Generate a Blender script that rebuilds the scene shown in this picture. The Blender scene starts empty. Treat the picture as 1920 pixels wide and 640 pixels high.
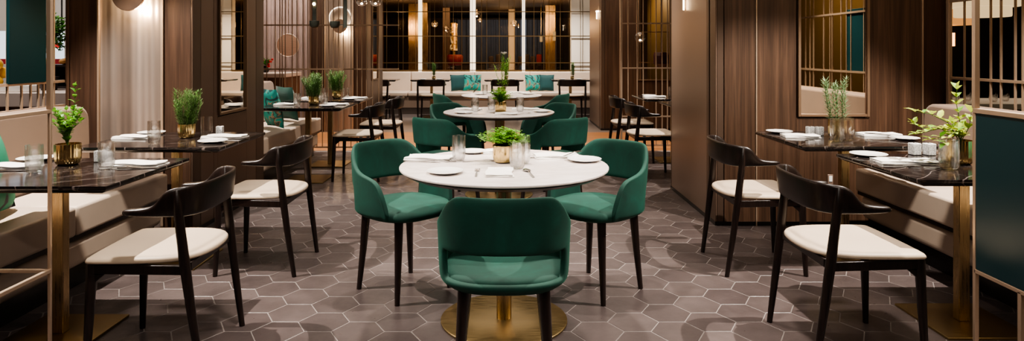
import bpy, bmesh, math, random
from mathutils import Vector, Matrix
C = bpy.context.scene
COL = C.collection
PI = math.pi
rnd = random.Random(7)
sin, cos = math.sin, math.cos

# ------------------------------------------------------------------ mesh builder
class MB:
    def __init__(s): s.v = []; s.f = []
    def add(s, vs, fs):
        o = len(s.v); s.v += [tuple(p) for p in vs]; s.f += [tuple(i + o for i in f) for f in fs]; return s
    def box(s, x0, x1, y0, y1, z0, z1):
        return s.add([(x0,y0,z0),(x1,y0,z0),(x1,y1,z0),(x0,y1,z0),(x0,y0,z1),(x1,y0,z1),(x1,y1,z1),(x0,y1,z1)],
                     [(0,3,2,1),(4,5,6,7),(0,1,5,4),(1,2,6,5),(2,3,7,6),(3,0,4,7)])
    def cb(s, cx, cy, z0, sx, sy, sz): return s.box(cx-sx/2, cx+sx/2, cy-sy/2, cy+sy/2, z0, z0+sz)
    def tube(s, pts, rad, n=10, cap=True, flat=None):
        pts = [Vector(p) for p in pts]
        if not hasattr(rad, '__len__'): rad = [rad]*len(pts)
        vs = []; fs = []
        ref = None
        for i, p in enumerate(pts):
            t = (pts[min(i+1, len(pts)-1)] - pts[max(i-1, 0)]).normalized()
            if ref is None: ref = Vector((0,0,1)) if abs(t.z) < .9 else Vector((1,0,0))
            a = t.cross(ref).normalized(); b = a.cross(t).normalized(); ref = b
            fb = flat if flat else 1.0
            for k in range(n):
                g = 2*PI*k/n
                vs.append(p + a*rad[i]*cos(g) + b*rad[i]*sin(g)*fb)
        for i in range(len(pts)-1):
            for k in range(n):
                fs.append((i*n+k, i*n+(k+1)%n, (i+1)*n+(k+1)%n, (i+1)*n+k))
        if cap:
            fs.append(tuple(range(n))[::-1]); fs.append(tuple((len(pts)-1)*n+k for k in range(n)))
        return s.add(vs, fs)
    def lathe(s, prof, n=32, c=(0,0,0), mod=None, cap0=True, cap1=True):
        vs = []; fs = []
        for (r, z) in prof:
            for k in range(n):
                g = 2*PI*k/n; rr = r*(mod(g, z) if mod else 1)
                vs.append((c[0]+rr*cos(g), c[1]+rr*sin(g), c[2]+z))
        for i in range(len(prof)-1):
            for k in range(n):
                fs.append((i*n+k, i*n+(k+1)%n, (i+1)*n+(k+1)%n, (i+1)*n+k))
        if cap0: fs.append(tuple(range(n))[::-1])
        if cap1: fs.append(tuple((len(prof)-1)*n+k for k in range(n)))
        return s.add(vs, fs)
    def loops(s, loops, cap0=True, cap1=True):
        n = len(loops[0]); vs = [p for L in loops for p in L]; fs = []
        for i in range(len(loops)-1):
            for k in range(n): fs.append((i*n+k, i*n+(k+1)%n, (i+1)*n+(k+1)%n, (i+1)*n+k))
        if cap0: fs.append(tuple(range(n))[::-1])
        if cap1: fs.append(tuple((len(loops)-1)*n+k for k in range(n)))
        return s.add(vs, fs)
    def sphere(s, c, r, n=12, m=8, sz=1):
        prof = [(max(1e-4, r*sin(PI*i/m)), -r*sz*cos(PI*i/m)) for i in range(m+1)]
        return s.lathe(prof, n, c)
    def leaf(s, p, d, up, L, W, fold=.25, curl=.15):
        p = Vector(p); d = Vector(d).normalized(); sd = d.cross(Vector(up))
        if sd.length < 1e-3: sd = d.cross(Vector((1,0,.3)))
        sd.normalize(); u = sd.cross(d).normalized()
        P = lambda a, b, c: p + d*(a*L) + sd*(b*W/2) + u*(c*W)
        vs = [P(0,0,0), P(.35,0,curl), P(.7,0,curl*.6), P(1,0,-curl), P(.3,1,fold+curl), P(.68,.8,fold+curl*.5), P(.3,-1,fold+curl), P(.68,-.8,fold+curl*.5)]
        return s.add(vs, [(0,1,4),(1,2,5,4),(2,3,5),(0,6,1),(1,6,7,2),(2,7,3)])
    def build(s, name, mat, parent=None, bevel=0, smooth=True, ang=38, sub=0, seg=2, loc=None, solid=0):
        me = bpy.data.meshes.new(name); me.from_pydata(s.v, [], s.f); me.validate()
        bm = bmesh.new(); bm.from_mesh(me); bmesh.ops.recalc_face_normals(bm, faces=bm.faces); bm.to_mesh(me); bm.free()
        o = bpy.data.objects.new(name, me); COL.objects.link(o)
        if mat: me.materials.append(mat)
        if smooth:
            me.polygons.foreach_set('use_smooth', [True]*len(me.polygons)); 
            if not sub: me.set_sharp_from_angle(angle=math.radians(ang))
        if solid:
            m = o.modifiers.new('s', 'SOLIDIFY'); m.thickness = solid; m.offset = -1
        if sub:
            m = o.modifiers.new('u', 'SUBSURF'); m.levels = sub; m.render_levels = sub
        if bevel:
            m = o.modifiers.new('b', 'BEVEL'); m.width = bevel; m.segments = seg; m.limit_method = 'ANGLE'; m.angle_limit = math.radians(40)
        if parent: o.parent = parent
        if loc: o.location = loc
        return o

def tag(o, label, cat, group=None, kind=None):
    o['label'] = label; o['category'] = cat
    if group: o['group'] = group
    if kind: o['kind'] = kind
    return o
def thing(name, label, cat, loc=(0,0,0), rz=0, group=None):
    o = bpy.data.objects.new(name, None); COL.objects.link(o)
    o.empty_display_size = .05
    o.location = loc; o.rotation_euler = (0,0,rz); return tag(o, label, cat, group)
def struct(mb, name, mat, **k):
    o = mb.build(name, mat, **k); o['kind'] = 'structure'; return o
def kids(o): return [c for c in bpy.data.objects if c.parent == o]
def dup(root, loc, rz=None, label=None, group=None, scale=None):
    def rec(o, par):
        c = o.copy(); COL.objects.link(c)
        if par: c.parent = par
        for k in kids_of[o.name]: rec(k, c)
        return c
    kids_of = {}
    def reg(o):
        kids_of[o.name] = kids(o)
        for k in kids_of[o.name]: reg(k)
    reg(root)
    r = rec(root, None); r.location = loc
    if rz is not None: r.rotation_euler = (0,0,rz)
    if label: r['label'] = label
    if group: r['group'] = group
    if scale: r.scale = scale
    return r

# ------------------------------------------------------------------ materials
def mat(name, col=(.5,.5,.5), rough=.5, metal=0, **k):
    m = bpy.data.materials.new(name); m.use_nodes = True
    b = m.node_tree.nodes['Principled BSDF']
    b.inputs['Base Color'].default_value = (*col, 1); b.inputs['Roughness'].default_value = rough; b.inputs['Metallic'].default_value = metal
    for a, v in k.items():
        b.inputs[a.replace('_', ' ')].default_value = v
    return m
def nodes(m): return m.node_tree.nodes, m.node_tree.links, m.node_tree.nodes['Principled BSDF']
def coord(m, scale=(1,1,1), kind='Object', rot=(0,0,0)):
    N, L, b = nodes(m)
    tc = N.new('ShaderNodeTexCoord'); mp = N.new('ShaderNodeMapping'); mp.inputs['Scale'].default_value = scale; mp.inputs['Rotation'].default_value = rot
    if kind == 'World':
        g = N.new('ShaderNodeNewGeometry'); L.new(g.outputs['Position'], mp.inputs['Vector'])
    else: L.new(tc.outputs[kind], mp.inputs['Vector'])
    return mp.outputs['Vector']
def noise(m, vec, scale=5, detail=4, rough=.55, dist=0):
    N, L, b = nodes(m); n = N.new('ShaderNodeTexNoise'); n.inputs['Scale'].default_value = scale; n.inputs['Detail'].default_value = detail
    n.inputs['Roughness'].default_value = rough; n.inputs['Distortion'].default_value = dist
    L.new(vec, n.inputs['Vector']); return n.outputs['Fac']
def ramp(m, fac, stops):
    N, L, b = nodes(m); r = N.new('ShaderNodeValToRGB'); e = r.color_ramp.elements
    while len(e) > 1: e.remove(e[-1])
    e[0].position = stops[0][0]; e[0].color = (*stops[0][1], 1)
    for p, c in stops[1:]:
        q = e.new(p); q.color = (*c, 1)
    L.new(fac, r.inputs['Fac']); return r.outputs['Color']
def bump(m, fac, strength=.2, dist=.01):
    N, L, b = nodes(m); n = N.new('ShaderNodeBump'); n.inputs['Strength'].default_value = strength; n.inputs['Distance'].default_value = dist
    L.new(fac, n.inputs['Height']); L.new(n.outputs['Normal'], b.inputs['Normal'])
def mixc(m, fac, a, bb, mode='MIX'):
    N, L, b = nodes(m); n = N.new('ShaderNodeMix'); n.data_type = 'RGBA'; n.blend_type = mode
    if hasattr(fac, 'links'): L.new(fac, n.inputs[0])
    else: n.inputs[0].default_value = fac
    for i, x in ((6, a), (7, bb)):
        if hasattr(x, 'links'): L.new(x, n.inputs[i])
        else: n.inputs[i].default_value = (*x, 1)
    return n.outputs[2]
def g3(v): return (v, v, v)

def wood(name, dark, mid, light, rough=.42, freq=1.0):
    m = mat(name, mid, rough); N, L, b = nodes(m)
    v = coord(m, (9*freq, 9*freq, .35), 'World'); f1 = noise(m, v, 2.2, 6, .6, .3)
    v2 = coord(m, (60*freq, 60*freq, 1.2), 'World'); f2 = noise(m, v2, 2, 3, .6)
    c = ramp(m, f1, [(.25, dark), (.5, mid), (.75, light)])
    c2 = ramp(m, f2, [(.3, g3(.62)), (.7, g3(1.15))])
    L.new(mixc(m, 1, c, c2, 'MULTIPLY'), b.inputs['Base Color'])
    bump(m, f2, .06, .002); return m
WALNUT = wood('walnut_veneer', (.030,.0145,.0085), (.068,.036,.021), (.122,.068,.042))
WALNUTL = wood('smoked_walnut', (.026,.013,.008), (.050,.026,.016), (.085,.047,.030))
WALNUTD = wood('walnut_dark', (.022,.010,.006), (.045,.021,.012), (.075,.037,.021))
OAKC = wood('counter_wood', (.08,.035,.016), (.15,.07,.035), (.22,.11,.06))

TILE = mat('hex_tile', (.1,.08,.08), .42)
N, L, b = nodes(TILE)
geo = N.new('ShaderNodeNewGeometry')
f = noise(TILE, coord(TILE, (1,1,1), 'World'), 5, 6, .6)
f2 = noise(TILE, coord(TILE, (1,1,1), 'World'), 22, 5, .6)
c = ramp(TILE, geo.outputs['Random Per Island'], [(0, (.062,.048,.047)), (.5, (.078,.061,.059)), (1, (.100,.079,.076))])
c2 = ramp(TILE, f, [(.25, g3(.74)), (.75, g3(1.25))])
L.new(mixc(TILE, 1, c, c2, 'MULTIPLY'), b.inputs['Base Color'])
r = ramp(TILE, f2, [(.3, g3(.27)), (.7, g3(.42))]); L.new(r, b.inputs['Roughness']); bump(TILE, f2, .12, .002)
GROUT = mat('grout', (.20,.172,.160), .8)
GREYF = mat('pale_stone_floor', (.20,.17,.16), .35)
ORANGEF = mat('oak_floor', (.42,.2,.09), .35)
N, L, b = nodes(ORANGEF)
f = noise(ORANGEF, coord(ORANGEF, (.6, 9, 1), 'World'), 3, 5)
L.new(ramp(ORANGEF, f, [(.3, (.30,.13,.055)), (.7, (.55,.27,.12))]), b.inputs['Base Color'])

DARKW = mat('espresso_wood', (.011,.0065,.0055), .33)
N, L, b = nodes(DARKW); f = noise(DARKW, coord(DARKW, (30,30,3)), 3, 4); L.new(ramp(DARKW, f, [(.3,(.006,.0035,.003)),(.7,(.020,.011,.009))]), b.inputs['Base Color'])
def fabric(name, col, rough=.85, sc=400, st=.15, sheen=.3, var=.12):
    m = mat(name, col, rough); N, L, b = nodes(m)
    b.inputs['Sheen Weight'].default_value = sheen; b.inputs['Sheen Roughness'].default_value = .4
    f = noise(m, coord(m), sc, 2); f1 = noise(m, coord(m), 4, 3)
    L.new(ramp(m, f1, [(.3, tuple(x*(1-var) for x in col)), (.7, tuple(x*(1+var) for x in col))]), b.inputs['Base Color'])
    bump(m, f, st, .001); return m
CREAM = fabric('cream_leather', (.62,.50,.40), .5, 150, .08, .1, .05)
SEATC = fabric('seat_leather', (.60,.48,.36), .5, 150, .05, .05, .04)
TAUPE = fabric('taupe_upholstery', (.24,.17,.125), .7, 300, .08, .2, .05)
VELVET = mat('emerald_velvet', (.004,.075,.052), .8)
N, L, b = nodes(VELVET)
f1 = noise(VELVET, coord(VELVET), 7, 4, .6, .6)
L.new(ramp(VELVET, f1, [(.25, (.0006,.030,.020)), (.55, (.001,.048,.032)), (.8, (.002,.078,.054))]), b.inputs['Base Color'])
b.inputs['Sheen Weight'].default_value = .10; b.inputs['Sheen Roughness'].default_value = .35; b.inputs['Sheen Tint'].default_value = (.12,.75,.5,1)
bump(VELVET, noise(VELVET, coord(VELVET), 300, 2), .1, .001)
TEAL = fabric('teal_cushion', (.003,.052,.055), .75, 300, .1, .3)
TEALB = fabric('teal_bright', (.01,.30,.26), .75, 300, .1, .2)
PATTERN = mat('leaf_print', (.01,.3,.25), .8)
N, L, b = nodes(PATTERN)
f1 = noise(PATTERN, coord(PATTERN), 5.5, 2, .5, 1.2)
c = ramp(PATTERN, f1, [(.40, (.004,.04,.04)), (.44, (.008,.22,.19)), (.54, (.010,.27,.22)), (.57, (.28,.19,.12)), (.61, (.01,.03,.025)), (.65, (.008,.20,.17))]); L.new(c, b.inputs['Base Color'])
PATTERN2 = mat('emerald_spot_print', (.01,.3,.25), .8)
N, L, b = nodes(PATTERN2)
f1 = noise(PATTERN2, coord(PATTERN2, (1,1,1.0)), 6, 1, .4, .3)
c = ramp(PATTERN2, f1, [(.38, (.006,.012,.02)), (.41, (.006,.16,.09)), (.6, (.008,.20,.11)), (.66, (.006,.10,.06))]); L.new(c, b.inputs['Base Color'])

def metal(name, col, rough, aniso=False, br=(1,1,40)):
    m = mat(name, col, rough, 1); N, L, b = nodes(m)
    f = noise(m, coord(m, br), 6, 4); L.new(ramp(m, f, [(.3, g3(max(.03, rough-.08))), (.7, g3(rough+.10))]), b.inputs['Roughness'])
    L.new(ramp(m, f, [(.3, tuple(x*.85 for x in col)), (.7, tuple(min(1,x*1.1) for x in col))]), b.inputs['Base Color'])
    return m
BRASS = metal('polished_brass', (.78,.58,.27), .16, br=(30,30,1))
BRUSHED = metal('brushed_brass', (.44,.32,.18), .30, br=(25,25,1))
PLATEB = metal('brass_base', (.33,.24,.115), .36, br=(2,25,1))
RODM = mat('champagne_metal', (.60,.45,.33), .38, .75)
BRONZE = mat('satin_bronze', (.17,.115,.085), .42, .45)
BRONZEL = mat('satin_bronze_light', (.33,.24,.19), .40, .5)
STEEL = metal('steel', (.6,.58,.56), .15)
PANEL = mat('rippled_satin_panel', (.5,.42,.36), .35, .75)
N, L, b = nodes(PANEL)
fv = noise(PANEL, coord(PANEL, (6,6,.10), 'World'), 1.5, 2, .5, .2)
L.new(ramp(PANEL, fv, [(.32,(.18,.14,.12)),(.5,(.34,.28,.245)),(.68,(.52,.44,.39))]), b.inputs['Base Color'])
bump(PANEL, fv, .5, .03)
FRAMEM = mat('bronze_frame', (.24,.16,.105), .4, .6)
GRIDM = mat('aged_brass_rod', (.20,.13,.06), .35, .8)
LEATHERP = mat('brown_leather_panel', (.10,.066,.048), .42, .45)

BMARBLE = mat('black_marble', (.010,.008,.008), .11)
N, L, b = nodes(BMARBLE)
v = coord(BMARBLE, (1,1,1), 'World', (0,0,.9)); n1 = noise(BMARBLE, v, 2.2, 8, .62, .9)
mt = N.new('ShaderNodeMath'); mt.operation = 'SUBTRACT'; mt.inputs[1].default_value = .5; L.new(n1, mt.inputs[0])
ab = N.new('ShaderNodeMath'); ab.operation = 'ABSOLUTE'; L.new(mt.outputs[0], ab.inputs[0])
wv = N.new('ShaderNodeTexWave'); wv.inputs['Scale'].default_value = 2.3; wv.inputs['Distortion'].default_value = 3.5; wv.inputs['Detail'].default_value = 2; wv.inputs['Detail Scale'].default_value = 1.2
L.new(v, wv.inputs['Vector'])
vein = ramp(BMARBLE, wv.outputs['Fac'], [(.0, g3(.30)), (.001, g3(.16)), (.003, g3(0))])
soft = ramp(BMARBLE, ab.outputs[0], [(0, (.06,.05,.046)), (.008, (.02,.016,.015)), (.06, (.011,.008,.008))])
L.new(mixc(BMARBLE, vein, soft, (.55,.45,.42)), b.inputs['Base Color'])
WMARBLE = mat('pale_marble', (.72,.64,.60), .22)
N, L, b = nodes(WMARBLE)
n1 = noise(WMARBLE, coord(WMARBLE, (1,3,1)), 3, 8, .6, 1); L.new(ramp(WMARBLE, n1, [(.35,(.78,.71,.68)),(.52,(.66,.58,.55)),(.6,(.76,.69,.66))]), b.inputs['Base Color'])
BLACK = mat('black_edge', (.006,.005,.005), .3)
WHITE = mat('white_china', (.82,.80,.77), .18)
LINEN = fabric('white_linen', (.84,.81,.77), .9, 200, .2, .1, .02)
SHAKE = mat('white_stone', (.72,.72,.72), .5)
N, L, b = nodes(SHAKE); n1 = noise(SHAKE, coord(SHAKE), 150, 3); L.new(ramp(SHAKE, n1, [(.4,g3(.45)),(.55,g3(.8))]), b.inputs['Base Color'])
SOIL = mat('soil', (.03,.018,.01), .9)
STEM = mat('green_stem', (.06,.12,.02), .6)
def leafm(name, a, bb):
    m = mat(name, a, .5); N, L, b = nodes(m)
    g = N.new('ShaderNodeNewGeometry'); L.new(ramp(m, g.outputs['Random Per Island'], [(0, a), (1, bb)]), b.inputs['Base Color'])
    b.inputs['Subsurface Weight'].default_value = .0; b.inputs['Transmission Weight'].default_value = 0
    tr = N.new('ShaderNodeBsdfTranslucent'); tr.inputs['Color'].default_value = (*bb, 1)
    mx = N.new('ShaderNodeMixShader'); mx.inputs[0].default_value = .3
    L.new(b.outputs[0], mx.inputs[1]); L.new(tr.outputs[0], mx.inputs[2]); L.new(mx.outputs[0], N['Material Output'].inputs['Surface']); return m
FERNM = leafm('fern_leaf', (.07,.25,.012), (.2,.45,.03))
ROSEM = leafm('rosemary_leaf', (.03,.10,.02), (.12,.24,.06))
MINTM = leafm('mint_leaf', (.04,.18,.012), (.15,.36,.03))
PALEM = leafm('pale_sprig_leaf', (.10,.20,.10), (.30,.42,.22))
FICUSM = leafm('ficus_leaf', (.02,.08,.01), (.06,.2,.02))
YELM = leafm('lime_leaf', (.06,.26,.02), (.55,.62,.08))

def glassm(name, tint=(1,1,1), ior=1.5, boost=0.0, rough=0.0):
    m = bpy.data.materials.new(name); m.use_nodes = True; N = m.node_tree.nodes; L = m.node_tree.links
    N.remove(N['Principled BSDF'])
    t = N.new('ShaderNodeBsdfTransparent'); t.inputs[0].default_value = (*tint, 1)
    g = N.new('ShaderNodeBsdfGlossy'); g.inputs['Roughness'].default_value = rough
    lw = N.new('ShaderNodeLayerWeight'); pw = N.new('ShaderNodeMath'); pw.operation = 'POWER'; pw.inputs[1].default_value = 2.5
    L.new(lw.outputs['Facing'], pw.inputs[0]); lw.inputs['Blend'].default_value = .5
    ad = N.new('ShaderNodeMath'); ad.operation = 'MULTIPLY_ADD'; ad.inputs[1].default_value = .75; ad.inputs[2].default_value = .03+boost; ad.use_clamp = True; L.new(pw.outputs[0], ad.inputs[0])
    mx = N.new('ShaderNodeMixShader'); L.new(ad.outputs[0], mx.inputs[0]); L.new(t.outputs[0], mx.inputs[1]); L.new(g.outputs[0], mx.inputs[2])
    L.new(mx.outputs[0], N['Material Output'].inputs['Surface']); return m
GLASS = bpy.data.materials.new('clear_glass'); GLASS.use_nodes = True
N = GLASS.node_tree.nodes; L = GLASS.node_tree.links; N.remove(N['Principled BSDF'])
gb = N.new('ShaderNodeBsdfGlass'); gb.inputs['IOR'].default_value = 1.47; gb.inputs['Roughness'].default_value = 0
tb = N.new('ShaderNodeBsdfTransparent'); mx_ = N.new('ShaderNodeMixShader'); mx_.inputs[0].default_value = .55
L.new(gb.outputs[0], mx_.inputs[1]); L.new(tb.outputs[0], mx_.inputs[2]); L.new(mx_.outputs[0], N['Material Output'].inputs['Surface'])
GLASSD = glassm('dark_window_glass', (.75,.68,.6), 1.35, .02)
GLOBEG = glassm('globe_glass', (.97,.95,.92), 1.5, .12)
MIRROR = mat('mirror', (.88,.80,.68), .015, 1)
def emis(name, col, st):
    m = mat(name, (0,0,0), .5); N, L, b = nodes(m); b.inputs['Emission Color'].default_value = (*col, 1); b.inputs['Emission Strength'].default_value = st; return m
WARM = emis('warm_glow', (1,.72,.42), 14)
WARML = emis('warm_glow_soft', (1,.80,.58), 2.2)
BULB = emis('bulb', (1,.75,.45), 40)
IVORY = emis('ivory_shade', (1,.70,.36), .6)
SIGNW = emis('sign_white', (.85,.92,1), .9)
TEALP = mat('teal_panel', (.004,.028,.034), .35)
TEALL = mat('teal_panel_left', (.001,.016,.019), .7, Specular_IOR_Level=.12)
RED = mat('crimson', (.16,.004,.008), .5)
MAROON = mat('maroon_lacquer', (.03,.002,.004), .35)
WALLP = mat('pale_wall', (.48,.38,.34), .7)
WHITEW = mat('cream_white_wall', (.80,.72,.62), .6)
GREYW = mat('grey_wall', (.22,.19,.17), .7)
DKCEIL = mat('dark_ceiling', (.06,.045,.035), .7)
CURT = fabric('blue_grey_curtain', (.13,.15,.19), .8, 100, .1, .1)
PINKC = fabric('blush_curtain', (.36,.27,.24), .7, 100, .1, .1)
COUNT = mat('stone_counter', (.66,.55,.50), .35)
GREENB = mat('dark_green_metal', (.030,.034,.027), .45, .3)
BREAD = mat('bread_crust', (.42,.20,.05), .6); YEL = mat('yellow_fruit', (.75,.42,.04), .45); ORG = mat('orange_fruit', (.7,.18,.02), .45)
DARKBOX = mat('dark_box', (.02,.012,.012), .4)

# ------------------------------------------------------------------ setting
# floor: hexagonal tiles
def hexfloor(x0, x1, y0, y1):
    W = .2467; ax = W*.75; ay = W*.8660; g = .0022
    tl = MB(); ox, oy = .988, 3.116
    i0, i1 = int((x0-ox)/ax)-1, int((x1-ox)/ax)+1
    for i in range(i0, i1+1):
        cx = ox+i*ax
        off = ay/2 if i % 2 else 0
        j0, j1 = int((y0-oy)/ay)-1, int((y1-oy)/ay)+1
        for j in range(j0, j1+1):
            cy = oy+off+j*ay
            if cy < y0 or cy > y1 or cx < x0 or cx > x1: continue
            R = W/2-g*1.15; R2 = R-.0018
            lo = [(cx+R*cos(k*PI/3), cy+R*sin(k*PI/3), -.0012) for k in range(6)]
            hi = [(cx+R2*cos(k*PI/3), cy+R2*sin(k*PI/3), 0) for k in range(6)]
            lo = [(min(max(p[0], x0), x1), min(max(p[1], y0), y1), p[2]) for p in lo]
            hi = [(min(max(p[0], x0), x1), min(max(p[1], y0), y1), p[2]) for p in hi]
            tl.loops([lo, hi], cap0=False)
    return tl
fl = struct(MB().box(-3.4, 3.5, -1.6, 8.45, -.10, -.0010), 'floor', GROUT)
ft = hexfloor(-3.4, 3.5, -1.6, 8.45).build('floor_tiles', TILE, fl, smooth=False)
struct(MB().box(-9, 9, 8.45, 10.35, -.1, .0), 'floor_oak', ORANGEF)
struct(MB().box(-9, 9, 10.35, 23.0, -.1, .0), 'floor_stone', GREYF)
struct(MB().box(-9, -3.4, -3, 8.45, -.1, .0), 'floor_left', GREYF)
struct(MB().box(3.5, 9, -3, 8.45, -.1, .0), 'floor_right', WALNUTD)
struct(MB().box(-3.4, 3.5, -3, -1.6, -.1, .0), 'floor_front', GREYF)
struct(MB().box(-9, 9, -3, 23, 3.2, 3.3), 'ceiling', DKCEIL)
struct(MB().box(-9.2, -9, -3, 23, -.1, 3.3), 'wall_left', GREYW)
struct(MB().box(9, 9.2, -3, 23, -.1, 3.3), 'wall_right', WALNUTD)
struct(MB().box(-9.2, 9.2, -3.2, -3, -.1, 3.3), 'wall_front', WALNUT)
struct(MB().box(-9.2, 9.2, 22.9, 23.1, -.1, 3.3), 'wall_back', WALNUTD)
tn = [0]
def trim(mb, m, **k):
    tn[0] += 1; return struct(mb, 'trim_%d' % tn[0], m, **k)

# mirror helper: thing with frame and glass; local x along width, facing -Y, origin at bottom centre
def mirror(label, loc, rz, w, z0, z1, group=None):
    t = thing('wall_mirror', label, 'mirror', loc, rz, group)
    b = .02
    MB().box(-w/2-b, -w/2, -.02, .02, z0-b, z1+b).box(w/2, w/2+b, -.02, .02, z0-b, z1+b).box(-w/2, w/2, -.02, .02, z0-b, z0).box(-w/2, w/2, -.02, .02, z1, z1+b).build('frame', FRAMEM, t, bevel=.002)
    MB().box(-w/2, w/2, -.004, .018, z0, z1).build('mirror_glass', MIRROR, t)
    return t

def pierL(y0, y1, xr, name, deep=True):
    # left pier : front face at y0, aisle face at x = xr
    xl = -3.1
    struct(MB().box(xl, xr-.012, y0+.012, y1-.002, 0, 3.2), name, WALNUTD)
    f = y0
    # front cladding, from the left: wood, satin panel, wood
    trim(MB().box(-3.07, -2.875, f, f+.02, 0, 3.2), WALNUTL, bevel=.003)
    trim(MB().box(xl, -3.075, f, f+.02, 0, 3.2), WALNUT)
    trim(MB().box(-2.87, -2.86, f-.012, f+.02, 0, 3.2), RODM)
    # gently rippled panel
    m = MB(); n = 60; vs = []; fs = []
    for i in range(n+1):
        x = -2.858 + (.435)*i/n
        yy = f+.006+.0011*cos(2*PI*i/ (60/9.0)) + .0012*sin(i*.37)
        vs += [(x, yy, 0), (x, yy, 3.2)]
    for i in range(n): fs.append((2*i, 2*i+2, 2*i+3, 2*i+1))
    m.add(vs, fs); trim(m, PANEL, ang=80)
    trim(MB().box(-2.422, -2.405, f-.012, f+.02, 0, 3.2), RODM)
    trim(MB().box(-2.40, xr-.012, f, f+.02, 0, 3.2), WALNUTL, bevel=.003)
    # aisle face: leather / bronze leaves, a mirror slot between
    L = y1-y0
    for a, b, mm in ((0, .12, LEATHERP), (.125, .33, BRONZE), (.335, .40, BRONZE), (.40+.56, L-.19, BRONZE), (L-.185, L, LEATHERP)):
        trim(MB().box(xr-.012, xr, y0+a, y0+b, 0, 3.2), mm, bevel=.003)
    trim(MB().box(xr-.012, xr, y0+.40, y0+.96, 0, .79), BRONZE, bevel=.003)
    trim(MB().box(xr-.012, xr, y0+.40, y0+.96, 2.6, 3.2), BRONZE, bevel=.003)
    trim(MB().box(xr-.03, xr+.004, y0-.001, y1, 0, .03), BLACK)
    # return end
    trim(MB().box(xl, xr-.01, y1-.002, y1+.012, 0, 3.2), LEATHERP)
pierL(4.6, 5.96, -2.2, 'wall_left_pier')
pierL(10.4, 11.8, -2.2, 'wall_left_pier.001')
mirror('narrow tall mirror slot in the bronze side of the left pier beside the nearer tables', (-2.205, 5.28, 0), PI/2, .5, .82, 2.58)
mirror('narrow mirror strip in the far left pier side before the back banquette', (-2.205, 11.08, 0), PI/2, .5, .82, 2.58)

def pierR(y0, y1, xl, name):
    xr = 3.32
    struct(MB().box(xl+.012, xr, y0+.012, y1-.002, 0, 3.2), name, WALNUTD)
    f = y0
    trim(MB().box(xl+.012, xl+.06, f, f+.02, 0, 3.2), LEATHERP, bevel=.003)
    for a, b, mm in ((.065, .30, WALNUT), (.305, .60, WALNUT), (.60+.51, 1.53, WALNUT), (1.54, 1.75, WALNUTD)):
        trim(MB().box(xl+a, xl+b, f, f+.02, 0, 3.2), mm, bevel=.003)
    trim(MB().box(xl+.60, xl+1.11, f, f+.02, 0, .80), WALNUT)
    trim(MB().box(xl+.60, xl+1.11, f, f+.02, 2.6, 3.2), WALNUT)
    trim(MB().box(xl+.298, xl+.306, f-.008, f+.02, 0, 3.2), RODM)
    trim(MB().box(xl+1.53, xl+1.54, f-.008, f+.02, 0, 3.2), RODM)
    L = y1-y0
    for a, b, mm in ((0, .13, BRONZE), (.16, .21, BRONZE), (.213, L-.03, BRONZEL), (L-.028, L, BRONZE)):
        trim(MB().box(xl, xl+.012, y0+a, y0+b, 0, 3.2), mm, bevel=.003)
    trim(MB().box(xl-.004, xl+.03, y0-.001, y1, 0, .03), BLACK)
    trim(MB().box(xl+.01, xr, f-.006, f+.02, 0, .03), BLACK)
    trim(MB().box(xl+.01, xr, y1-.002, y1+.012, 0, 3.2), LEATHERP)
pierR(4.83, 6.12, 1.57, 'wall_right_pier')
pierR(10.6, 12.0, 1.58, 'wall_right_pier.001')
mirror('large framed mirror on the walnut wall behind the right tables, reflecting brass rods', (2.445, 4.835, 0), 0, .49, .83, 2.58)
mirror('framed mirror on the walnut wall beyond the far right chairs', (2.445, 10.605, 0), 0, .49, .83, 2.58)
# socket
s = thing('wall_socket', 'small brushed metal socket on the walnut wall behind the right chairs', 'socket', (2.42, 4.822, .34))
MB().box(-.02, .02, 0, .008, -.04, .04).build('face_plate', BRONZEL, s, bevel=.002); MB().box(-.012, .012, -.004, .002, -.012, .03).build('socket_insert', WHITE, s, bevel=.001)

# sconces : hoop + disc with glow behind
def sconce(label, x, y):
    t = thing('wall_sconce', label, 'wall lamp', (x, y, 1.69), 0, None)
    MB().tube([(0,.02,0),(0,-.055,0)], .012, 10).build('bracket', BRUSHED, t)
    m = MB(); m.tube([(0,-.055,0),(0,-.075,0)], [.115,.112], 48); dd = m.build('disc', BRONZE, t, bevel=.003)
    pts = [(.175*cos(a), -.035, .13+.175*sin(a)) for a in [2*PI*i/48 for i in range(49)]]
    MB().tube(pts, .008, 8).build('hoop', WARML, t)
    MB().tube([(0,-.030,0),(0,-.05,0)], [.085,.085], 32).build('glow_disc', BULB, dd)
    ld = bpy.data.lights.new('sconce_lamp', 'POINT'); ld.energy = 14; ld.color = (1,.70,.40); ld.shadow_soft_size = .05
    lo = bpy.data.objects.new('sconce_lamp', ld); COL.objects.link(lo); lo.location = (x+.06, y-.045, 1.595)
    return t
sconce('round wall lamp with a glowing rim on the rippled panel of the nearer left pier', -2.62, 4.60)
sconce('round wall lamp with disc and hoop on the far left pier behind the brass rods', -2.61, 10.40)

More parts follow.
